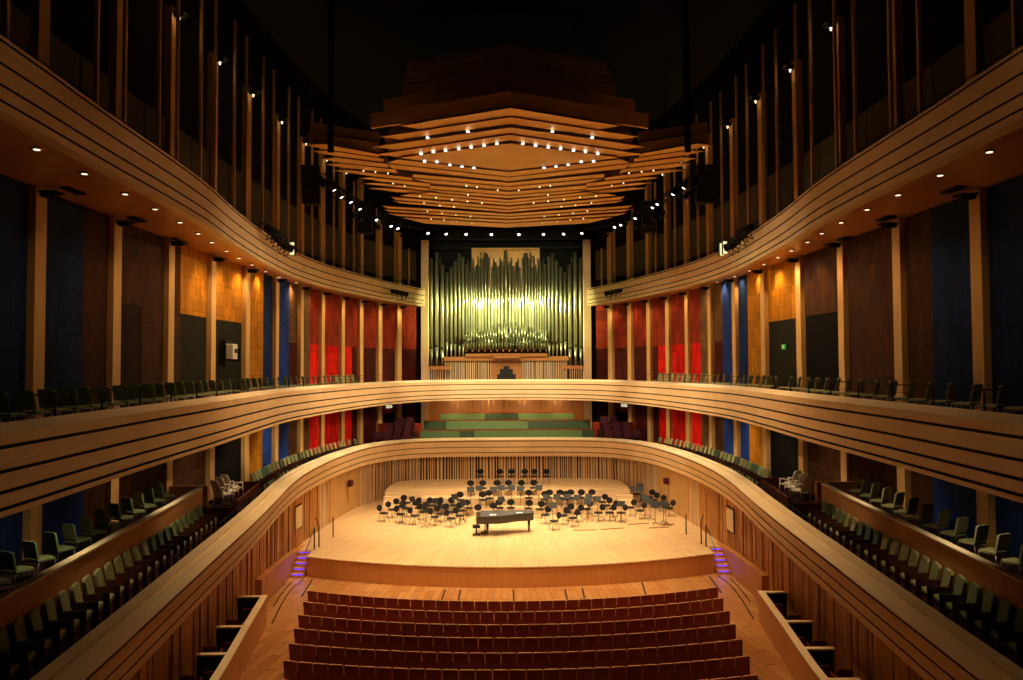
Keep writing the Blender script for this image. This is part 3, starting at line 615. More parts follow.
# ---------------------------------------------------------------- floor boxes beside the stalls
BOXC=spline([(7.4,14),(8.0,20.6),(8.25,22.8),(8.6,25.4),(9.05,28.9)],5)
for side,w in ((-1,'left'),(1,'right')):
    root=empty('box_enclosure',(0,0,0)); tag(root,'row of open seating boxes behind a wooden parapet beside the %s aisle'%w,'seating boxes',kind='structure')
    c=[(side*x,y) for x,y in BOXC]; c=c if side<0 else c[::-1]
    mb=MB(); mb.sweep(c,[(0,0),(.14,0),(.14,1.1),(0,1.1)]); mb.build('parapet',M['apron'],root)
    mb=MB(); mb.sweep(c,[(-.03,1.1),(.2,1.1),(.2,1.15),(-.03,1.15)]); mb.build('cap_rail',M['ledge'],root)
    for y in (28.75,25.45,23.05,20.75,18.4,16):
        x=at_y(BOXC,y)[0]; mb=MB(); mb.box(side*(x+.2),y-.06,0,side*(x+1.0),y+.06,1.1); mb.build('partition',M['blackp'],root)
        mb=MB(); mb.box(side*(x+.2),y-.1,1.1,side*(x+1.05),y+.1,1.15); mb.build('partition_cap',M['ledge'],root)
    mb=MB()
    for a,b in ((16,18.4),(18.4,20.75),(20.75,23.05),(23.05,25.45),(25.45,28.7)):
        xa=at_y(BOXC,a)[0]; xb=at_y(BOXC,b)[0]; mb.prism([(side*(xa+.16),a),(side*(xb+.16),b),(side*(xb+1.25),b),(side*(xa+1.5),a)],.0,.12)
    mb.build('box_floor',M['floor_dark'],root)
# ---------------------------------------------------------------- seats
def rbox(mb,x0,y0,z0,x1,y1,z1,b=.03,mi=0):
    """box with chamfered vertical and top edges"""
    p=[(x0+b,y0),(x1-b,y0),(x1,y0+b),(x1,y1-b),(x1-b,y1),(x0+b,y1),(x0,y1-b),(x0,y0+b)]
    q=[(x0+2*b,y0+b),(x1-2*b,y0+b),(x1-b,y0+2*b),(x1-b,y1-2*b),(x1-2*b,y1-b),(x0+2*b,y1-b),(x0+b,y1-2*b),(x0+b,y0+2*b)]
    v=[(x,y,z0) for x,y in p]+[(x,y,z1-b) for x,y in p]+[(x,y,z1) for x,y in q]
    f=[tuple(range(8))[::-1],tuple(range(16,24))]+[(i,(i+1)%8,8+(i+1)%8,8+i) for i in range(8)]+[(8+i,8+(i+1)%8,16+(i+1)%8,16+i) for i in range(8)]
    mb.add(v,f,mi)
def slanted(mb,x0,x1,y0,z0,y1,z1,th,mi=0,r=.05):
    """a leaning board from (y0,z0) to (y1,z1), thickness th backwards; rounded top corners"""
    q=r*2.2
    pts=[(x0,0),(x1,0),(x1,1-q),(x1-r,1),(x0+r,1),(x0,1-q)]
    fr=[(x,y0+(y1-y0)*t,z0+(z1-z0)*t) for x,t in pts]; bk=[(x,y-th,z) for x,y,z in fr]; n=len(pts)
    mb.add(fr+bk,[tuple(range(n)),tuple(range(n,2*n))[::-1]]+[(i,(i+1)%n,n+(i+1)%n,n+i) for i in range(n)],mi)
# stalls seat: front is +y, rear shell of dark red wood
def stalls_seat():
    r=empty('theatre_chair')
    mb=MB(); slanted(mb,-.222,.222,-.06,.16,-.17,.90,.04,0,.02); mb.box(-.205,-.215,.885,.205,-.165,.903,1); mb.build('back_shell',[M['seatwood'],M['seatedge']],r)
    mb=MB(); slanted(mb,-.2,.2,.0,.42,-.11,.86,.05); mb.build('back_cushion',M['redcloth'],r)
    mb=MB(); rbox(mb,-.2,.0,.36,.2,.42,.46); mb.build('seat',M['redcloth'],r)
    mb=MB(); mb.box(.218,-.2,.62,.25,.22,.66,1); mb.box(.222,-.19,.0,.246,-.1,.62); mb.box(.2195,-.215,.66,.2485,-.17,.87,1); mb.build('armrest',[M['seatwood'],M['seatedge']],r)
    return proto(r)
P_STALL=stalls_seat()
rows=[(28.9,7.95),(27.65,7.8),(26.3,7.62),(25.05,7.38),(23.75,7.2),(22.45,6.95),(21.15,6.72)]
for ri,(yc,xe) in enumerate(rows):
    R=49.1-yc; n=int(2*math.asin(xe/R)*R/.475)
    for k in range(n):
        a=(k-(n-1)/2)*.475/R; x=R*math.sin(a); y=49.1-R*math.cos(a)
        place(P_STALL,(x,y,0),a,'dark red stalls seat, %s from left in the %s row from the stage'%(ordinal(k+1),ORD[ri]),'seat','red stalls seats')
# box seats
def box_seat():
    r=empty('box_chair')
    mb=MB(); slanted(mb,-.22,.22,-.16,.25,-.26,.92,.04); mb.build('back_shell',M['seatwood'],r)
    mb=MB(); slanted(mb,-.2,.2,-.09,.45,-.2,.9,.05); mb.build('back_cushion',M['green2'],r)
    mb=MB(); rbox(mb,-.21,-.1,.38,.21,.34,.48); mb.build('seat',M['green2'],r)
    for s in (-1,1):
        mb=MB(); mb.box(s*.23,-.22,.12,s*.26,.3,.66); mb.build('arm_panel',M['seatwood'],r)
    return proto(r)
P_BOX=box_seat()
for side,w in ((-1,'left'),(1,'right')):
    n=0
    for bi,y in enumerate((27.6,24.3,22.0,19.7,17.3)):
        for k,(dx,dy) in enumerate(((.45,.3),(.6,-.9)) if bi==0 else ((.36,.25),(.88,-.05),(.62,-.95)) if bi==1 else ((.42,.25),(.95,.0))):
            x=at_y(BOXC,y)[0]+dx
            if side<0: ph=.1
            place(P_BOX,(side*x,y+dy,.0 if dx>1 else .12),side*-.12,'dark seat, %s one in the %s aisle box from the stage, %s side'%(ORD[k],ORD[bi],w),'seat','dark seats in the aisle boxes')

# loose green chair
def loose_chair(name,mat):
    r=empty(name)
    mb=MB(); rbox(mb,-.22,-.2,.43,.22,.24,.5); mb.build('seat',mat,r)
    mb=MB(); slanted(mb,-.22,.22,-.17,.52,-.25,.92,.05); mb.build('backrest',mat,r)
    for s in (-1,1):
        mb=MB(); mb.path([(s*.23,.22,0),(s*.23,.2,.44),(s*.23,-.2,.44),(s*.23,-.29,0)],.014,n=5); mb.tube((s*.2,-.2,.44),(s*.2,-.25,.9),.013,n=5); mb.build('leg_frame',M['steel'],r)
    return proto(r)
P_G={'green':loose_chair('balcony_chair',M['green']),'olive':loose_chair('balcony_chair',M['olive'])}
def look(p,tg): return math.atan2(-(tg[0]-p[0]),tg[1]-p[1])
rnd=random.Random(5)
for side,w in ((-1,'left'),(1,'right')):
    base=[(side*(x+1.0),y) for x,y in MIDDLE if 10<y<52]; L=arclen(base); s=2.6; n=0
    while s<L[-1]-2.5:
        p=at_len(base,L,s)
        if p[1]<32: step=(.92 if side<0 else 1.06)
        else: step=.8
        if 31.6<p[1]<33.2: s+=.5; continue
        if p[1]>48.8: break
        n+=1; key='green' if side<0 else 'olive'
        place(P_G[key],(p[0],p[1],Zh(-1.35)),look(p,(0,44))+rnd.uniform(-.15,.15)+(.35 if side>0 and p[1]<32 else 0),'%s chair behind %s middle balcony rail, %s from the near end'%('green' if side<0 else 'grey-green',w,ordinal(n)),'chair','loose green chairs on the middle balcony')
        s+=step
    # rear row of the lower balcony
    base=[(side*(x+2.9),y) for x,y in LOWER if 12<y<28]; L=arclen(base); s=.8; n=0
    while s<L[-1]-.2:
        p=at_len(base,L,s); n+=1
        place(P_G['green' if side<0 else 'olive'],(p[0],p[1],Zh(-4.8)),look(p,(0,44)),'%s chair behind the %s lower balcony orange parapet, %s from near end'%('dark green' if side<0 else 'grey-green',w,ordinal(n)),'chair','green chairs behind the orange parapets'); s+=.98
# fixed green seats on the lower balcony
def fixed_seat(name,mat):
    r=empty(name)
    mb=MB(); rbox(mb,-.25,-.1,.36,.25,.3,.46); mb.build('seat',mat,r)
    mb=MB(); slanted(mb,-.26,.26,-.1,.40,-.22,.92,.07); mb.build('backrest',mat,r)
    mb=MB(); mb.box(-.25,.24,.05,.25,.3,.36); mb.box(.262,-.25,0,.285,.3,.6); mb.box(-.285,-.25,0,-.262,.3,.6); mb.build('wooden_frame',M['seatwood2'],r)
    return proto(r)
P_F={'green':fixed_seat('upholstered_chair',M['green']),'olive':fixed_seat('upholstered_chair',M['olive']),'dark':fixed_seat('upholstered_chair',M['green2'])}
WN=dict(green='green',olive='grey-green',dark='dark green')
for side,w in ((-1,'left'),(1,'right')):
    base=[(side*(x+1.55),y) for x,y in LOWER if 12.5<y<27.6]; L=arclen(base); s=.4; n=0
    while s<L[-1]:
        p=at_len(base,L,s); n+=1
        key='dark' if (n in (15,16,17) or (side>0 and n in(22,)))else ('olive' if n<15 and side<0 or (side>0 and 7<n<20) else 'green')
        place(P_F[key],(p[0],p[1],Zh(-5.65)),look(p,(0,p[1]+2.5)),'%s fixed seat before the %s orange parapet, %s from the near end'%(WN[key],w,ordinal(n)),'seat','fixed green seats at the orange parapets'); s+=.61
    base=[(side*(x+.95),y) for x,y in LOWER if 33<y<49.6]; L=arclen(base); s=.1; n=0
    while s<L[-1]:
        p=at_len(base,L,s); n+=1
        key='dark' if n in (4,5,9,14) else ('olive' if n%3 else 'green')
        place(P_F[key],(p[0],p[1],Zh(-5.4)),look(p,(0,p[1]+.5)),'%s fixed seat on %s lower balcony beside the stage, %s from landing'%(WN[key],w,ordinal(n)),'seat','fixed green seats beside the stage'); s+=.62
    # stacked white chairs on the landing
    for k in range(3):
        r=empty('white_chair',(side*(10.75+.08*k),29.15+.76*k,Zh(-5.05)),side*.6)
        tag(r,'white plastic chair on the %s landing, %s from the camera'%(w,ORD[k]),'chair','white chairs left on the landings')
        mb=MB(); rbox(mb,-.25,-.25,.36,.25,.25,.42); mb.build('seat',M['white'],r)
        mb=MB(); slanted(mb,-.24,.24,-.2,.42,-.42,.95,.03); mb.build('backrest',M['white'],r)
        for a in (-1,1):
            mb=MB(); mb.path([(a*.27,-.25,0),(a*.27,-.2,.6),(a*.27,.22,.6),(a*.27,.27,0)],.022,n=5); mb.build('arm_frame',M['white'],r)
        mb=MB(); mb.box(-.27,-.27,-.58,.27,.27,0); mb.build('platform',M['floor_dark'],r)
# plum seats at the sides of the choir
P_P=fixed_seat('choir_chair',M['plumcloth'])
for side,w in ((-1,'left'),(1,'right')):
    n=0
    for r_,(y0,z) in enumerate(((51.9,-5.15),(52.9,-4.75),(53.9,-4.35))):
        mb=MB(); mb.box(side*6.3,y0-.5,Zh(-5.4),side*(9.4-.6*r_),y0+.5,Zh(z))
        tag(mb.build('choir_step',M['floor_dark']),'stepped platform under plum seats %s of the choir, %s tier'%(w,ORD[r_]),'platform',kind='structure')
        for k in range(4-r_):
            n+=1; place(P_P,(side*(6.7+.62*k),y0,Zh(z)),0 ,'plum seat %s of the choir benches, %s in tier %s'%(w,ORD[k],('one','two','three')[r_]),'seat','plum seats beside the choir benches')
    mb=MB(); mb.box(side*6.0,54.5,Zh(-5.4),side*9.0,54.7,Zh(-3.9)); tag(mb.build('choir_screen',M['seatwood']),'red-brown wooden screen behind the plum seats on the %s'%w,'screen')
# ---------------------------------------------------------------- choir benches
for bi,(y,z,xh,lab) in enumerate(((53.7,-5.35,6.0,'front'),(56.0,-4.86,6.0,'middle'),(58.5,-4.45,5.05,'back'))):
    mb=MB(); mb.box(-6.0,y-1.1,Zh(-5.4),6.0,y+1.3,Zh(z)); tag(mb.build('choir_platform',M['seatwood']),'dark red platform under the %s green choir bench'%lab,'platform',kind='structure')
    r=empty('choir_bench',(0,y,Zh(z))); tag(r,'long green upholstered choir bench below the organ, %s row'%lab,'bench',group='green choir benches')
    mb=MB(); rbox(mb,-xh,-.5,.3,xh,-.05,.42); mb.build('seat',M['green4'],r)
    cuts={0:(-1,-.55,-.38,.86,1),1:(-1,-.73,.25,1),2:(-1,-.32,.17,1)}[bi]
    for k,(a,b) in enumerate(zip(cuts[:-1],cuts[1:])):
        dark=(bi,k) in ((0,1),(0,3),(1,2),(1,0),(2,1))
        mb=MB(); slanted(mb,a*xh+.01,b*xh-.01,.02,.4,.14,.98,.12); o=mb.build('backrest',M['green4'] if dark else M['green3'],r)
        if dark: o['label']='darker green backrest section'
    mb=MB(); mb.box(-xh,.14,0,xh,.2,.94); mb.box(-xh,.04,.985,xh,.18,1.05); mb.build('bench_back_board',M['seatwood'],r)
mb=MB(); mb.box(-6.05,60.55,Zh(-5.4),6.05,60.75,Zh(-2.37))
o=mb.build('choir_back_wall',M['apron']); tag(o,'orange wooden wall behind the choir benches under the middle balcony','wall',kind='structure')
mb=MB(); rr=random.Random(9)
for k in range(26):
    x=-5.0+.4*k; h=rr.uniform(.25,.7); mb.box(x-.035,60.48,Zh(-2.6-h),x+.035,60.56,Zh(-2.45))
mb.build('pipe_stub',M['brass'],o)

# ---------------------------------------------------------------- orchestra chairs, music stands
def orch_chair():
    r=empty('orchestra_chair')
    mb=MB(); pr=[(.21,.43),(.25,.45),(.25,.48),(.21,.5)]
    mb.lathe(pr,n=14); mb.build('seat',M['blackf'],r)
    mb=MB(); n=14; v=[]
    for yy in (-.24,-.285):
        for k in range(n):
            a=2*PI*k/n; v.append((.225*math.cos(a),yy-.06*(math.sin(a)*.5+.5),.73+.17*math.sin(a)))
    mb.add(v,[tuple(range(n)),tuple(range(n,2*n))[::-1]]+[(i,(i+1)%n,n+(i+1)%n,n+i) for i in range(n)]); mb.build('backrest',M['blackf'],r)
    mb=MB(); mb.tube((0,-.18,.45),(0,-.28,.66),.02,n=6); mb.build('back_bar',M['blackm'],r)
    for a,b in ((-1,-1),(1,-1),(1,1),(-1,1)):
        mb=MB(); mb.tube((a*.12,b*.12,.45),(a*.23,b*.23,0),.013,n=5); mb.build('leg',M['steel'],r)
    return proto(r)
P_O=orch_chair()
tg=(0,39.5)
def section(x,y,z):
    if z>-7.6: return 'on the rear riser'
    if z>-8.0: return 'on the middle riser'
    if z>-8.3: return 'on the lowest riser'
    if x<-1.2: return 'left of the piano'
    if x>4.6: return 'near the right slatted wall' if x>6.5 else 'right of the piano'
    return 'behind the piano'
cnt={}
for x,y,z in sorted(STAGE_CHAIRS):
    s=section(x,y,z); cnt[s]=cnt.get(s,0)+1
    rz=look((x,y),(0,40)) if z<-8.5 else look((x,y),(0,30))
    if rz<0: pass
    place(P_O,(x,y,Zh(z)),rz,'black orchestra chair %s, %s from the left'%(s,ordinal(cnt[s])),'chair','black orchestra chairs on the stage')
def stand():
    r=empty('music_stand')
    mb=MB(); mb.hexa([(-.21,.0,.94),(.21,.0,.94),(.21,.02,.92),(-.21,.02,.92),(-.21,.14,1.2),(.21,.14,1.2),(.21,.16,1.18),(-.21,.16,1.18)]); mb.box(-.21,-.05,.92,.21,.02,.94); mb.build('desk',M['blackp'],r)
    mb=MB(); mb.tube((0,.06,.1),(0,.06,1.05),.014,n=6); mb.build('pole',M['blackm'],r)
    for k in range(3):
        a=2*PI*k/3+.5; mb=MB(); mb.tube((0,.06,.14),(.28*math.cos(a),.06+.28*math.sin(a),.005),.012,n=5); mb.build('leg',M['blackm'],r)
    return proto(r)
P_M=stand(); cnt={}
for x,y,z in sorted(STANDS):
    s=section(x,y,z); cnt[s]=cnt.get(s,0)+1
    rz=look((x,y),(0,36))+PI+ (0 if z>-8.5 else .3)
    place(P_M,(x,y,Zh(z)),rz,'black music stand %s, %s from the left'%(s,ordinal(cnt[s])),'music stand','black music stands on the stage')
# thin cable covers on the stage at the right
for k,(x,y,l,a) in enumerate(((3.9,40.9,1.2,.03),(5.4,41.2,1.3,.25),(7.0,42.4,1.2,.2),(7.9,41.4,1.1,.2),(8.5,42.1,.8,.25))):
    mb=MB(); mb.box(-l/2,-.04,0,l/2,.04,.025); o=mb.build('cable_cover',M['seatwood'],None,(x,y,Zh(-8.55))); o.rotation_euler=(0,0,a)
    tag(o,'thin dark strip lying on the stage boards right of the piano, %s from the left'%ORD[k],'cable cover',group='thin strips on the stage floor')

# ---------------------------------------------------------------- grand piano (keyboard to the left)
r=empty('grand_piano',(-.12,40.4,Zh(-8.55)),.03); tag(r,'black concert grand piano with closed covered lid at centre stage','piano')
def piano_outline(s=0.):
    L=2.74; pts=[(-1.37-s,-.78-s),(-1.37-s,.78+s),(-.2,.78+s),(.9,.76+s)]
    tail=spline([(.9,.76+s),(1.22+s,.66),(1.37+s,.42),(1.33+s,.1),(1.1,-.08-s),(.7,-.16-s),(.3,-.33-s),(-.1,-.6-s),(-.45,-.76-s),(-.8,-.79-s)],4)
    return pts[:3]+tail
o=piano_outline()
mb=MB(); mb.prism(o,.62,.96); body=mb.build('case',M['lacquer'],r)
mb=MB(); mb.prism([p for p in piano_outline(.03) ],.97,1.01); mb.build('lid',M['cover'],r)
mb=MB(); mb.box(-1.62,-.74,.62,-1.37,.74,.72); mb.box(-1.62,-.76,.62,-1.37,-.72,.9); mb.box(-1.62,.72,.62,-1.37,.76,.9); mb.build('keybed',M['lacquer'],r)
mb=MB(); mb.box(-1.6,-.7,.9,-1.36,.7,.93); mb.build('key_lid',M['lacquer'],r)
for x,y in ((-1.05,-.62),(-1.05,.62),(1.12,.3)):
    mb=MB(); mb.lathe([(.03,0),(.03,.05),(.045,.08),(.06,.3),(.075,.62)],(x,y),n=10); lg=mb.build('leg',M['lacquer'],r)
    mb=MB(); mb.lathe([(.045,0),(.045,.05)],(x,y),n=10); mb.build('caster',M['brass'],lg)
mb=MB(); mb.box(-1.2,-.03,.1,-1.14,.03,.62); mb.box(-1.24,-.14,.06,-1.1,.14,.12)
for q in (-.09,0,.09): mb.box(-1.38,q-.02,.04,-1.2,q+.02,.06)
mb.build('pedal_lyre',M['lacquer'],r)
for k,(x,y) in enumerate(((-.75,-.42),(.62,.1))):
    mb=MB(); mb.hexa([(x-.17,y-.13,1.012),(x+.17,y-.11,1.012),(x+.17,y+.12,1.012),(x-.17,y+.1,1.012),(x-.17,y-.13,1.02),(x+.17,y-.11,1.02),(x+.17,y+.12,1.02),(x-.17,y+.1,1.02)])
    q=mb.build('paper_sheet',M['paper'],None,(-.12,40.4,Zh(-8.55))); tag(q,'white paper sheet lying on the piano lid, %s one'%('left','right')[k],'paper')
r=empty('piano_stool',(-1.72,39.9,Zh(-8.55)),.1); tag(r,'black padded piano stool at the keyboard end of the grand piano','stool')
mb=MB(); rbox(mb,-.19,-.28,.4,.19,.28,.5); mb.build('seat',M['blackf'],r)
mb=MB(); mb.lathe([(.04,.05),(.04,.4)],n=8); mb.build('column',M['blackm'],r)
for k in range(4):
    a=PI/4+k*PI/2; mb=MB(); mb.tube((0,0,.1),(.25*math.cos(a),.25*math.sin(a),.02),.02,n=6); mb.build('leg',M['blackm'],r)

# ---------------------------------------------------------------- pipe organ
OX=lambda x:(x-505.3)*61/777
OZ=lambda y:Zh((367-y)*61.2/777)
r=empty('pipe_organ',(0,61.5,Zh(-1.35))); tag(r,'large pipe organ with silvery display pipes above the middle balcony','organ')
def wl(o): o.location=(0,-61.5,-Zh(-1.35)); return o
mb=MB(); mb.box(-2.75,62.6,OZ(300),2.75,62.8,OZ(244)); wl(mb.build('wooden_case_top',M['canopy'],r))
mb=MB()
rr=random.Random(2)
for k in range(13):
    x=-2.6+.42*k; h=rr.uniform(4,22); mb.box(x,62.45,OZ(280),x+.24,62.62,OZ(247+h))
wl(mb.build('wooden_pipe',M['apron'],r))
mb=MB(); mb.box(-6.0,63.2,Zh(-1.35),6.0,63.4,Zh(10.2)); wl(mb.build('case_back',M['ceil'],r))
mb=MB(); mb.box(-4.85,60.6,OZ(361),4.85,62.4,OZ(356.5)); mb.box(-3.2,60.4,OZ(356.5),3.2,62.4,OZ(353.5)); mb.box(-1.0,60.2,OZ(358.5),1.0,60.6,OZ(354.5)); wl(mb.build('wind_chest',M['parapet'],r))
for s in (-1,1):
    mb=MB(); mb.box(s*4.4,60.5,OZ(369.5),s*6.0,62.3,OZ(365.8)); o=wl(mb.build('pedal_chest',M['parapet'],r))
mb=MB(); mb2=MB(); rr=random.Random(4)
mb2.box(-6.0,61.6,Zh(-1.35),6.0,61.8,OZ(361))
x=-4.8
while x<4.8:
    w=rr.choice((.05,.07,.1,.05)); 
    if not -1.25<x<1.2: mb.box(x,60.75,Zh(-1.35),x+w,60.95,OZ(361))
    x+=w+rr.choice((.05,.07,.09))
for s in (-1,1):
    x=4.95
    while x<6.0: mb.box(s*x,60.7,Zh(-1.35),s*(x+.07),60.85,OZ(369.5)); x+=.17
wl(mb.build('slatted_screen',M['slat'],r)); wl(mb2.build('screen_backing',M['slat_dark'],r))
mb=MB(); mb.box(-1.25,60.9,Zh(-1.35),1.2,61.0,OZ(361)); wl(mb.build('console_niche',M['parapet'],r))
mb=MB(); mb.prism([(-.72,60.3),(.72,60.3),(.72,60.85),(-.72,60.85)],Zh(-1.35),OZ(374)); mb.prism([(-.5,60.5),(.5,60.5),(.42,60.85),(-.42,60.85)],OZ(374),OZ(369)); mb.box(-.22,60.6,OZ(369),.22,60.7,OZ(366)); mb.box(-.62,60.05,Zh(-.9),.62,60.3,Zh(-.82)); wl(mb.build('console',M['blackp'],r))
mb=MB(); mb.box(-.5,59.5,Zh(-.86),.5,59.8,Zh(-.8)); mb.box(-.48,59.52,Zh(-1.35),-.42,59.78,Zh(-.86)); mb.box(.42,59.52,Zh(-1.35),.48,59.78,Zh(-.86)); wl(mb.build('bench',M['blackp'],r))
PIPES=[]
def pp(x,rp,top,mouth,foot,yy=61.2): PIPES.append((x,rp,top,mouth,foot,yy))
for x,rp,t,m,f in [(430.2,1.9,257.6,348,365.8),(435.6,1.95,252,346.5,365.8),(441.2,1.9,264.7,349,365.8),
  (445.8,1.55,272,341,356.3),(450,1.55,267,343,356.3),(454.3,1.55,260.6,343.5,356.3),(458.3,1.5,253,344.5,356.3),(462,1.45,256.5,343,356.3)]: pp(x,rp,t,m,f)
for x,t in [(465.6,264),(468.1,272),(470.6,262),(473.1,267.6),(475.6,264.7)]: pp(x,.95,t,331,349)
for x,t,m in [(478.6,267,339),(481.6,258,338),(484.8,252,337),(488.2,257.6,336),(491.6,267,336),(494.8,262,334),(498,266,332),(501.4,261,329)]: pp(x,1.25,t,m,349)
n=len(PIPES); PIPES+= [(1010.6-x,rp,t,m,f,y) for x,rp,t,m,f,y in PIPES[:n]]; pp(505.3,1.5,250,326,349)
for x,t in [(432.8,262),(438.3,256),(448,270),(452.2,262),(456.3,256),(467,258),(472,256),(477,254),(480,250),(483.2,256),(486.6,252),(493,257),(499.6,256)]:
    PIPES.append((x,.75,t,335,349,61.9)); PIPES.append((1010.6-x,.75,t,335,349,61.9))
for k,(x,rp,t,m,f,yy) in enumerate(PIPES):
    R_=rp*61/777; X=OX(x); z0,zm,z1=OZ(f)-.02,OZ(m),OZ(t)
    mb=MB(); mb.lathe([(R_*.3,z0),(R_,zm)],(X,yy),n=14); mb.lathe([(R_,zm+.0),(R_,z1)],(X,yy),n=14)
    o=wl(mb.build('pipe',M['pipe'] if k%3 else M['pipe2'],r))
    if rp>1:
        mb=MB(); mb.box(X-R_*.6,yy-R_*1.06,zm,X+R_*.6,yy-R_*.7,zm+R_*.7); mb.box(X-R_*.75,yy-R_*1.2,zm-.02,X+R_*.75,yy-R_*.7,zm+.02); mb.build('mouth',M['pipe_dark'],o)
# short reed pipes in front
rr=random.Random(12)
for k in range(30):
    x=464+2.85*k; u=abs(x-505.3)
    h=rr.uniform(322,334) if u<24 else rr.uniform(330,340)
    X=OX(x); mb=MB(); mb.lathe([(.03,OZ(350)),(.05,OZ(342))],(X,60.75),n=8); mb.lathe([(.045,OZ(342)),(.075,OZ(h))],(X,60.75),n=8)
    o=wl(mb.build('reed_pipe',M['pipe_reed'],r))
# horizontal trumpets
for k in range(14):
    x=466+6.05*k; X=OX(x)
    mb=MB(); mb.tube((X,60.7,OZ(351.5)),(X,59.9,OZ(350.8)),.03,.075,n=10); wl(mb.build('trumpet_pipe',M['copper'],r))
# ---------------------------------------------------------------- canopy
r=empty('acoustic_canopy',(0,38,Zh(9.8))); tag(r,'huge stepped wooden acoustic canopy hanging over the stage with rows of downlights','canopy')
def cl(o): o.location=(0,-38,-Zh(9.8)); return o
def slab_poly(poly,h,name,mats,th=.05,rise=None):
    mb=MB(); n=len(poly); ar=sum(poly[i][0]*poly[(i+1)%n][1]-poly[(i+1)%n][0]*poly[i][1] for i in range(n))
    if ar<0: poly=poly[::-1]
    v=[(x,y,Zh(h)) for x,y in poly]+[(x,y,Zh(h+th)) for x,y in poly]
    mb.add(v,[tuple(range(n))[::-1]],0); b=len(mb.v)-2*n
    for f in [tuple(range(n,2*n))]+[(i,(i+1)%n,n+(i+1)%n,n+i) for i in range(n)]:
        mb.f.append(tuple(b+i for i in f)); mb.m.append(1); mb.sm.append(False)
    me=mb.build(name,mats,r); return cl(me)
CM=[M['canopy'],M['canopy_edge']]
for i,(q,h) in enumerate(CANOPY_MAIN):
    c0,t,f,c1=q; c0=(0,c0[1]); c1=(0,c1[1])
    poly=[c0,t,f,c1,(-f[0],f[1]),(-t[0],t[1])]
    slab_poly(poly,h,'canopy_board',CM)
for q,h in CANOPY_WING:
    for s in (1,-1): slab_poly([(s*x,y) for x,y in q],h,'wing_board',CM)
# lids that close the structure above the boards
for i in range(6):
    pass
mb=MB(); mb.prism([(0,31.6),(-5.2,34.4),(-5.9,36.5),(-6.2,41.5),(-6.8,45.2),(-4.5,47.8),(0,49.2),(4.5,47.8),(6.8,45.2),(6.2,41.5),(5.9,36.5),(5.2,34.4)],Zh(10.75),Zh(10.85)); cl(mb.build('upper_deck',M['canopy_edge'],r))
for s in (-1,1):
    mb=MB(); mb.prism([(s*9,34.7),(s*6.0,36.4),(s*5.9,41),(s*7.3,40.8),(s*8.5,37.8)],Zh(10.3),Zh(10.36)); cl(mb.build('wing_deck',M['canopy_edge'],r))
# front boards stepping back and up
FB=[(30.45,6.0,10.3,10.93,2.75),(32.5,5.75,11.68,12.25,2.7),(34,5.05,12.84,13.3,2.3),(35.5,5.1,14.0,14.3,2.3),(37,5.2,15.0,15.2,2.3),(38.5,5.3,15.85,16.25,2.4)]
for y,xh,z0,z1,dy in FB:
    mb=MB()
    for s in (-1,1):
        v=[(0,y,Zh(z0)),(s*xh,y+dy,Zh(z0)),(s*xh,y+dy+.12,Zh(z0)),(0,y+.12,Zh(z0)),(0,y,Zh(z1)),(s*xh,y+dy,Zh(z1)),(s*xh,y+dy+.12,Zh(z1)),(0,y+.12,Zh(z1))]
        mb.hexa(v)
    cl(mb.build('front_board',M['canopy'],r))
for s in (-1,1):
    for z0,z1,dy in ((10.05,10.5,0),(10.7,11.1,.4)):
        mb=MB(); mb.hexa([(s*9.0,34.5+dy,Zh(z0)),(s*6.1,36.0+dy,Zh(z0)),(s*6.1,36.12+dy,Zh(z0)),(s*9.0,34.62+dy,Zh(z0)),(s*9.0,34.5+dy,Zh(z1)),(s*6.1,36.0+dy,Zh(z1)),(s*6.1,36.12+dy,Zh(z1)),(s*9.0,34.62+dy,Zh(z1))])
        cl(mb.build('wing_front_board',M['canopy'],r))
for s in (-1,1):
    mb=MB(); mb.box(s*7.85,34.3,Zh(9.6),s*8.1,34.5,Zh(17.2)); cl(mb.build('suspension_mast',M['blackm'],r))
for li,(x,y,h) in enumerate(CANOPY_LAMPS):
    for s in (1,-1):
        mb=MB(); rr_=.065 if li<14 else .035; mb.lathe([(rr_*.6,Zh(h)-.03),(rr_,Zh(h)-.01),(rr_*.7,Zh(h)+.03)],(s*x,y),n=8); cl(mb.build('downlight',M['lampc'] if li<14 else M['lampw'],r))

# ---------------------------------------------------------------- spotlights on trusses and balcony fronts
def spot_fixture(name,lens):
    o=empty(name)
    mb=MB(); mb.lathe([(.07,.0),(.11,.06),(.12,.3),(.14,.42)],n=10); mb.build('housing',M['blackm'],o)
    mb=MB(); mb.lathe([(.11,.425),(.1,.44)],n=10); mb.build('lens',lens,o)
    mb=MB(); mb.path([(-.15,0,.25),(-.16,-.3,.25),(.16,-.3,.25),(.15,0,.25)],.015,n=4); mb.build('yoke',M['blackm'],o)
    return proto(o)
P_S=spot_fixture('spotlight',M['lampc'])
P_D=spot_fixture('spotlight',M['blackp'])
tr=empty('lighting_truss',(0,45,Zh(9.2))); tag(tr,'black U-shaped lighting truss curving behind the canopy','truss')
tc=spline([(-9.1,38.0),(-8.9,41),(-8.4,44.5),(-7.6,48.5),(-6.2,51.2),(-4,52.3),(0,52.6),(4,52.3),(6.2,51.2),(7.6,48.5),(8.4,44.5),(8.9,41),(9.1,38.0)],6)
for dz,do in ((.55,0),(.25,.22),(.25,-.22)):
    mb=MB(); mb.path([(x,y,Zh(9.0)+dz) for x,y in offset(tc,do)],.04,n=5); o=mb.build('chord',M['blackm'],tr); o.location=(0,-45,-Zh(9.2))
mb=MB(); N=normals(tc)
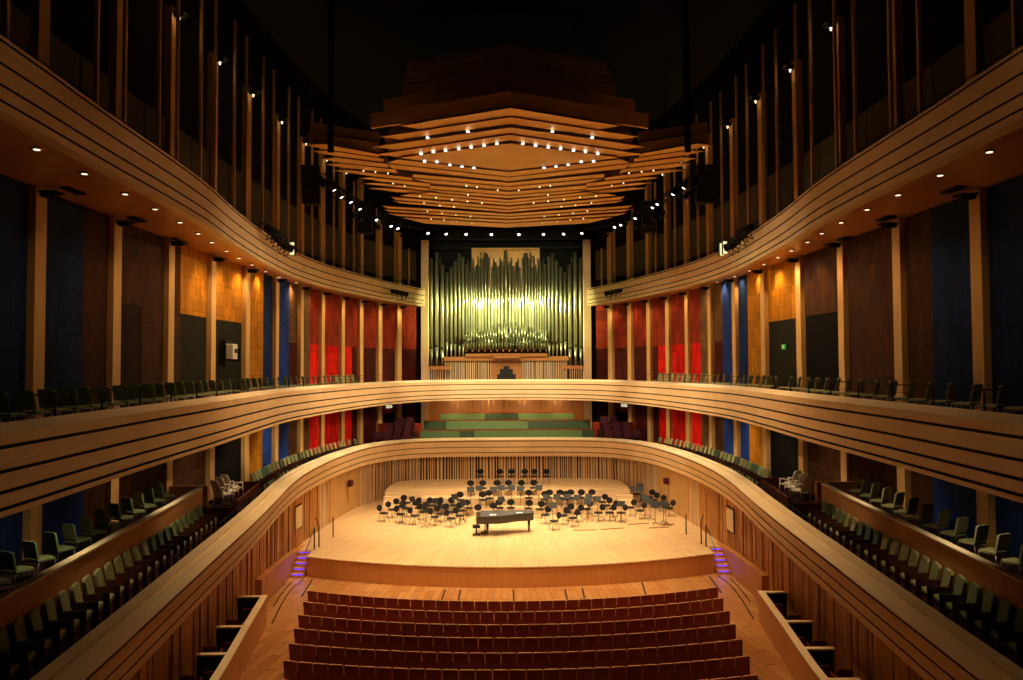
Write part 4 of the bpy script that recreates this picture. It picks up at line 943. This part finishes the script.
for i in range(len(tc)-1):
    a=tc[i]; b=tc[i+1]; s=.22 if i%2 else -.22
    mb.tube((a[0],a[1],Zh(9.55)),(b[0]+N[i+1][0]*s,b[1]+N[i+1][1]*s,Zh(9.25)),.025,n=4)
    mb.tube((a[0]+N[i][0]*.22,a[1]+N[i][1]*.22,Zh(9.25)),(a[0]-N[i][0]*.22,a[1]-N[i][1]*.22,Zh(9.25)),.02,n=4)
o=mb.build('lacing',M['blackm'],tr); o.location=(0,-45,-Zh(9.2))
for x,y in ((-8.7,42.5),(8.7,42.5),(-6.9,50),(6.9,50),(-2,52.5),(2,52.5)):
    mb=MB(); mb.tube((x,y,Zh(9.5)),(x,y,Zh(17.2)),.012,n=4); o=mb.build('hanging_cable',M['blackm'],tr); o.location=(0,-45,-Zh(9.2))
for i,(x,y) in enumerate(TRUSS_LAMPS):
    o=place(P_S,(x,y,Zh(9.25)),0,'lit white spotlight on the curved truss, %s from its left end'%ordinal(i+1),'spotlight','lit spotlights on the curved truss')
    d=Vector((0-x,42-y,-17)); o.rotation_euler=d.to_track_quat('Z','Y').to_euler(); o.scale=(.8,.8,.8)
# dark lamp bodies and speakers clustered on the truss ends
for s,w in ((-1,'left'),(1,'right')):
    for k,(x,y,z) in enumerate(((9.15,36.2,9.35),(9.05,36.9,9.0),(9.2,37.6,9.3),(8.95,38.2,8.7),(8.8,43.3,8.75),(8.6,44.4,8.8),(8.3,45.8,8.75),(8.0,47.2,8.8))):
        o=place(P_D,(s*x,y,Zh(z)),0,'unlit black stage lamp on the %s truss arm, %s from the camera'%(w,ORD[k]),'stage lamp','unlit stage lamps on the truss')
        o.rotation_euler=Vector((-s*x,42-y,-14)).to_track_quat('Z','Y').to_euler()
    # line array loudspeaker
    for yy in (39.0,47.6):
        mb=MB()
        for k in range(6):
            x0=s*(9.98 if yy<40 else 8.75); z=Zh(9.9-.0*k)-.32*k; a=.05*k
            mb.hexa([(x0-.45,yy-.2+a,z),(x0+.45,yy-.2+a,z),(x0+.4,yy+.3+a,z),(x0-.4,yy+.3+a,z),(x0-.45,yy-.22+a*.9,z+.29),(x0+.45,yy-.22+a*.9,z+.29),(x0+.4,yy+.3+a,z+.29),(x0-.4,yy+.3+a,z+.29)])
        mb.tube((x0,yy,Zh(10.1)),(x0,yy,Zh(17.1)),.02,n=4)
        tag(mb.build('line_array_speaker',M['blackp']),'black hanging loudspeaker column at the %s of the stage, %s'%(w,'nearer the camera' if yy<40 else 'nearer the organ'),'speaker')
    # cluster on the upper balcony front
    for k in range(6):
        y=33.5+.62*k; x=at_y(UPPER,y)[0]-.3
        o=place(P_D,(s*x,y,Zh(6.1-.06*k)),0,'black spotlight clamped to the %s upper balcony rim, %s from the camera'%(w,ORD[k]),'spotlight','black spotlights clamped to the upper balcony rim')
        o.rotation_euler=Vector((-s*x*1.5,50-y,-5 if k%2 else -9)).to_track_quat('Z','Y').to_euler(); o.scale=(1.4,1.4,1.4)
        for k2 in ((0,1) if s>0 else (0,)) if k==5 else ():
            mb=MB(); mb.box(-.1,-.02,-.3,.1,.02,.3); mb.box(-.13,.02,-.33,.13,.1,.33,1); b=mb.build('glowing_plate',[M['plateglow'],M['blackm']],None,(s*(x-.3),y+.85+.55*k2,Zh(5.75))); b.rotation_euler=(0,0,.3*s)  # plate given its own emission in place of the organ glow on it
            tag(b,'narrow pale yellow plate with added glow at the %s rim spotlights%s'%(w,'' if k2==0 else ', the farther one'),'lamp')
    mb=MB(); mb.path([(s*(at_y(UPPER,y)[0]-.2),y,Zh(6.25)) for y in (33.2,34.5,35.8,37.0)],.03); tag(mb.build('lamp_bar',M['blackm']),'black pipe carrying the spotlights on the %s upper rim'%w,'lamp bar')
    for k in range(3):
        y=54.3+.75*k; x=at_y(UPPER,y)[0]-.45
        o=place(P_D,(s*x,y,Zh(5.35)),0,'black spotlight on the %s balcony front beside the organ, %s from the camera'%(w,ORD[k]),'spotlight','black spotlights aimed at the organ')
        o.rotation_euler=Vector((-s*x*.6,62-y,-.6)).to_track_quat('Z','Y').to_euler(); o.scale=(1.4,1.4,1.4)

# dark beam over the organ, exit signs, wall device
mb=MB(); mb.box(-6.6,60.3,Zh(9.95),6.6,60.7,Zh(10.6)); mb.box(-6.6,60.28,Zh(9.3),6.6,60.4,Zh(9.36)); tag(mb.build('trim_30',M['ceil']),'black beam across the top of the organ opening','beam',kind='structure')
def exit_sign(x,y,z,rz,mat,label,wd=.42):
    o=empty('exit_sign',(x,y,z),rz); tag(o,label,'exit sign')
    mb=MB(); mb.box(-wd/2,0,-.11,wd/2,.06,.11); mb.build('sign_box',mat,o)
    mb=MB(); mb.lathe([(.02,.055),(.02,.09)],(-.06,-.005),n=8); mb.hexa([(-.1,-.012,-.08),(-.04,-.012,-.08),(-.04,-.002,-.08),(-.1,-.002,-.08),(-.08,-.012,.05),(-.03,-.012,.05),(-.03,-.002,.05),(-.08,-.002,.05)])
    mb.box(.03,-.012,-.015,.13,-.002,.015); mb.hexa([(.1,-.012,-.05),(.12,-.012,-.05),(.12,-.002,-.05),(.1,-.002,-.05),(.1,-.012,.05),(.17,-.012,.0),(.17,-.002,.0),(.1,-.002,.05)])
    mb.build('pictogram',M['paper'] if mat==M['signgreen'] else M['signgreen'],o)
y=34.9; exit_sign(at_y(WALLC,y)[0]-.12,y,Zh(.85),-PI/2-.1,M['signgreen'],'small green exit sign over the black doorway on the right wall',.5)
exit_sign(at_y(WALLC,35.0)[0]-.12,34.6,Zh(-2.75),-PI/2,M['signwhite'],'pale lit exit sign over the doorway on the right lower balcony',.5)
exit_sign(-at_y(WALLC,34.2)[0]+.12,33.8,Zh(-2.75),PI/2,M['signgreen'],'dim green exit sign over the doorway on the left lower balcony',.4)
for s,w in ((-1,'left'),(1,'right')):
    yy=57.1; xx=at_y(WALLC,yy)[0]; exit_sign(s*(xx-.25),yy,Zh(-2.85),-s*(PI/2-.65),M['signwhite'],'white lit exit sign above the dark door %s of the choir'%w,.55)
y=33.9; x=-at_y(WALLC,y)[0]+.16
o=empty('wall_projector',(x,y,Zh(.75))); tag(o,'white box-shaped device on a black bracket on the left wall','projector')
mb=MB(); rbox(mb,0,-.3,-.35,.35,.3,.3); mb.build('housing',M['white'],o)
mb=MB(); mb.box(-.05,-.42,-.55,.06,.42,.45); mb.box(-.05,.42,-.45,.4,.5,.1); mb.build('bracket',M['blackm'],o)
mb=MB(); mb.tube((.35,0,0),(.42,0,0),.1,n=12); mb.build('lens',M['blackp'],o)

# ---------------------------------------------------------------- light
SC.world=bpy.data.worlds.new('world'); SC.world.use_nodes=True
SC.world.node_tree.nodes['Background'].inputs[0].default_value=(0,0,0,1); SC.world.node_tree.nodes['Background'].inputs[1].default_value=0
def spot(name,loc,target,power,size,col,blend=.6,rad=.15):
    l=bpy.data.lights.new(name,'SPOT'); l.energy=power; l.spot_size=math.radians(size); l.spot_blend=blend; l.color=col; l.shadow_soft_size=rad
    o=bpy.data.objects.new(name,l); COL.objects.link(o); o.location=loc
    o.rotation_euler=(Vector(target)-Vector(loc)).to_track_quat('-Z','Y').to_euler(); return o
WARM=(1,.76,.46); WARM2=(1,.62,.30); GREENY=(.97,1,.46)
for s in (-1,1):      # side washes: spots added at truss height to brighten the balconies and walls
    for x,y,tx,ty,tz in ((8.5,44,12,36,0),(8.4,43,11.5,43,-.5),(7.5,49,11,49.5,-.5),(8.9,40,12,31,1.5),(5.2,52,9.5,54.5,-.5),(6.5,45,10,45,-3)):
        spot('side_wash',(-s*x,y,Zh(8.7)),(s*tx,ty,Zh(tz)),KW,36,WARM,1.,.15)
for x in (-3,0,3): spot('rim_wash',(x,46.5,Zh(8.6)),(x*1.7,56.5,Zh(-2.4)),KW*1.3,50,WARM,1.,.15)
# stage washes from the canopy gaps and the truss
for x,y in ((-3.5,35.2),(3.5,35.2),(-1.2,34.1),(1.2,34.1)):
    spot('canopy_wash',(x,y,Zh(9.55)),(x*1.5,y+4.5,Zh(-8.55)),KS*1.0,58,WARM,.8,.2)
for x,y in ((-2.2,41.9),(2.2,41.9),(-2.8,45.5),(2.8,45.5),(-6.3,38.4),(6.3,38.4)):
    spot('canopy_wash',(x,y,Zh(8.7)),(x*1.2,y+1,Zh(-8.55)),KS*1.0,62,WARM,.8,.2)
for i,(x,y) in enumerate(TRUSS_LAMPS):
    if i%3==1: spot('truss_wash',(x*.97,y-.2,Zh(8.85)),(x*.45,43,Zh(-8.5)),KS*.55,40,WARM,.6,.12)
# organ lights from both balcony fronts and the truss
for s in (-1,1):
    for k,(tx,tz) in enumerate(((2.0,3.6),(4.9,3.9),(-1.5,3.7))):
        y=54.6+.6*k; x=at_y(UPPER,y)[0]-1.0
        spot('organ_spot',(s*x,y,Zh(4.7)),(-s*tx*.9,61.2,Zh(tz-.1)),KO,31,GREENY,1.0,.1)
for x in (-3.2,-1,1,3.2):
    spot('organ_wash',(x,53,Zh(8.9)),(x*1.25,61.2,Zh(3.0)),KO*.1,40,GREENY,1.,.1)
    spot('organ_wash',(x,53,Zh(8.9)),(x*1.3,61.2,Zh(7.5)),KO*.06,50,(1,.9,.5),1.,.1)
# soffit downlights
for s in (-1,1):
    for i,y in enumerate(SOFF):
        x=at_y(UPPER,y)[0]+.72
        k=KD*(.3 if i<3 else .55 if i<6 else 1.0)*(1.6 if 7<=i<=9 else 1)
        spot('soffit_beam',(s*x,y,Zh(4.62)),(s*(x+1.6),y+.2,Zh(-1.4)),k,110,WARM2,1.,.1)
    for i,y in enumerate((45.5,48,50.5,53,55.5,58)):
        x=at_y(UPPER,y)[0]+.3
        spot('soffit_beam',(s*x,y,Zh(4.62)),(s*(x+1.2),y+.6,Zh(0)),KD*.8,110,WARM2,1.,.1)
    for i,y in enumerate((18,24,30,35,39,43,47,51,54.5)):      # downlights under the middle balcony
        x=at_y(MIDDLE,y)[0]+.6
        spot('under_balcony_beam',(s*x,y,Zh(-2.5)),(s*(x+1.3),y+.3,Zh(-5.2)),KU*(.5 if i<2 else .6 if i<3 else 1),120,WARM,1.,.08)
for x in (-4,-1.4,1.4,4):
    spot('choir_beam',(x,57.6,Zh(-2.5)),(x,60,Zh(-5)),KU*.75,150,WARM2,1.,.08)
# column-head lamps
for s in (-1,1):
    for i,y in enumerate(COLS[s][2:8]):
        x=at_y(WALLC,y)[0]
        l=bpy.data.lights.new('column_lamp','POINT'); l.energy=KC; l.color=WARM2; l.shadow_soft_size=.05
        o=bpy.data.objects.new('column_lamp',l); COL.objects.link(o); o.location=(s*(x-.62),y,Zh(12.7))
# violet step lights
for s in (-1,1):
    for k in range(5):
        l=bpy.data.lights.new('step_glow','POINT'); l.energy=KV; l.color=(.25,.15,1); l.shadow_soft_size=.03
        o=bpy.data.objects.new('step_glow',l); COL.objects.link(o); o.location=(s*9.62,35.38+.3*k,.18*k+.1)
# dim fill over the auditorium, added at ceiling height without fixtures
for x,y in ((-5,8),(5,8),(-5,20),(5,20)):
    spot('house_fill',(x,y,Zh(16.9)),(x*1.1,y+6,0),KH*1.6,66,WARM2,.8,.3)

for x in (-3.4,-1.2,1.2,3.4):
    spot('stalls_fill',(x,30.0,Zh(10.1)),(x*1.9,24,0),KF,62,WARM2,1.,.2)  # fill added at the canopy front to brighten the stalls
for s in (-1,1): spot('stalls_fill',(s*5.2,32.9,Zh(9.9)),(s*9.6,26,1),KF*.8,50,WARM2,1.,.2)

for x in (-3.2,-1.1,1.1,3.2): spot('apron_fill',(x,30.3,Zh(10.1)),(x*2.1,32.4,0),KF*1.9,34,WARM,1.,.2)  # added fill that brightens the floor before the stage
for x in (-4.5,0,4.5): spot('house_fill',(x,17,Zh(16.9)),(x*1.25,33.8,.4),KG,34,WARM2,1.,.3)  # more ceiling fill, added to brighten the stage front
for s in (-1,1):
    x,y=at_y(UPPER,36.4)[0]-.9,36.4
    spot('rim_front_fill',(s*x,y,Zh(5.9)),(-s*2.5,55.5,Zh(-2.6)),KR,36,WARM,1.,.12)  # fill added at the unlit rim cluster for the far balcony fronts
    spot('rim_front_fill',(s*x,y-1,Zh(5.9)),(-s*8,49,Zh(-4.6)),KR*.8,34,WARM,1.,.12)

# ---------------------------------------------------------------- camera
a=math.atan((511.5-500.5)/777); p=math.atan(27/777); ro=.0046
fwd=Vector((math.sin(a)*math.cos(p),math.cos(a)*math.cos(p),math.sin(p))); rt=Vector((math.cos(a),-math.sin(a),0)); upv=rt.cross(fwd)
rt2=rt*math.cos(ro)-upv*math.sin(ro); up2=upv*math.cos(ro)+rt*math.sin(ro)
m=Matrix((rt2,up2,-fwd)).transposed().to_4x4(); m.translation=Vector((-.45,0,E0))
cd=bpy.data.cameras.new('camera'); cam=bpy.data.objects.new('camera',cd); COL.objects.link(cam); cam.matrix_world=m
cd.sensor_width=36; cd.sensor_fit='HORIZONTAL'; cd.lens=777/1023*36; cd.clip_end=300; cd.clip_start=.05
SC.camera=cam
SC.view_settings.view_transform='Standard'; SC.view_settings.look='None'; SC.view_settings.gamma=1; SC.view_settings.exposure=EXPO; SC.view_settings.use_curve_mapping=False
SC.cycles.use_denoising=True; SC.cycles.max_bounces=8; SC.cycles.diffuse_bounces=5; SC.cycles.sample_clamp_indirect=8
try: SC.cycles.use_light_tree=True
except Exception: pass
# drop seat prototypes that were never placed
for o in list(bpy.data.objects):
    if 'used' in o: del o['used']
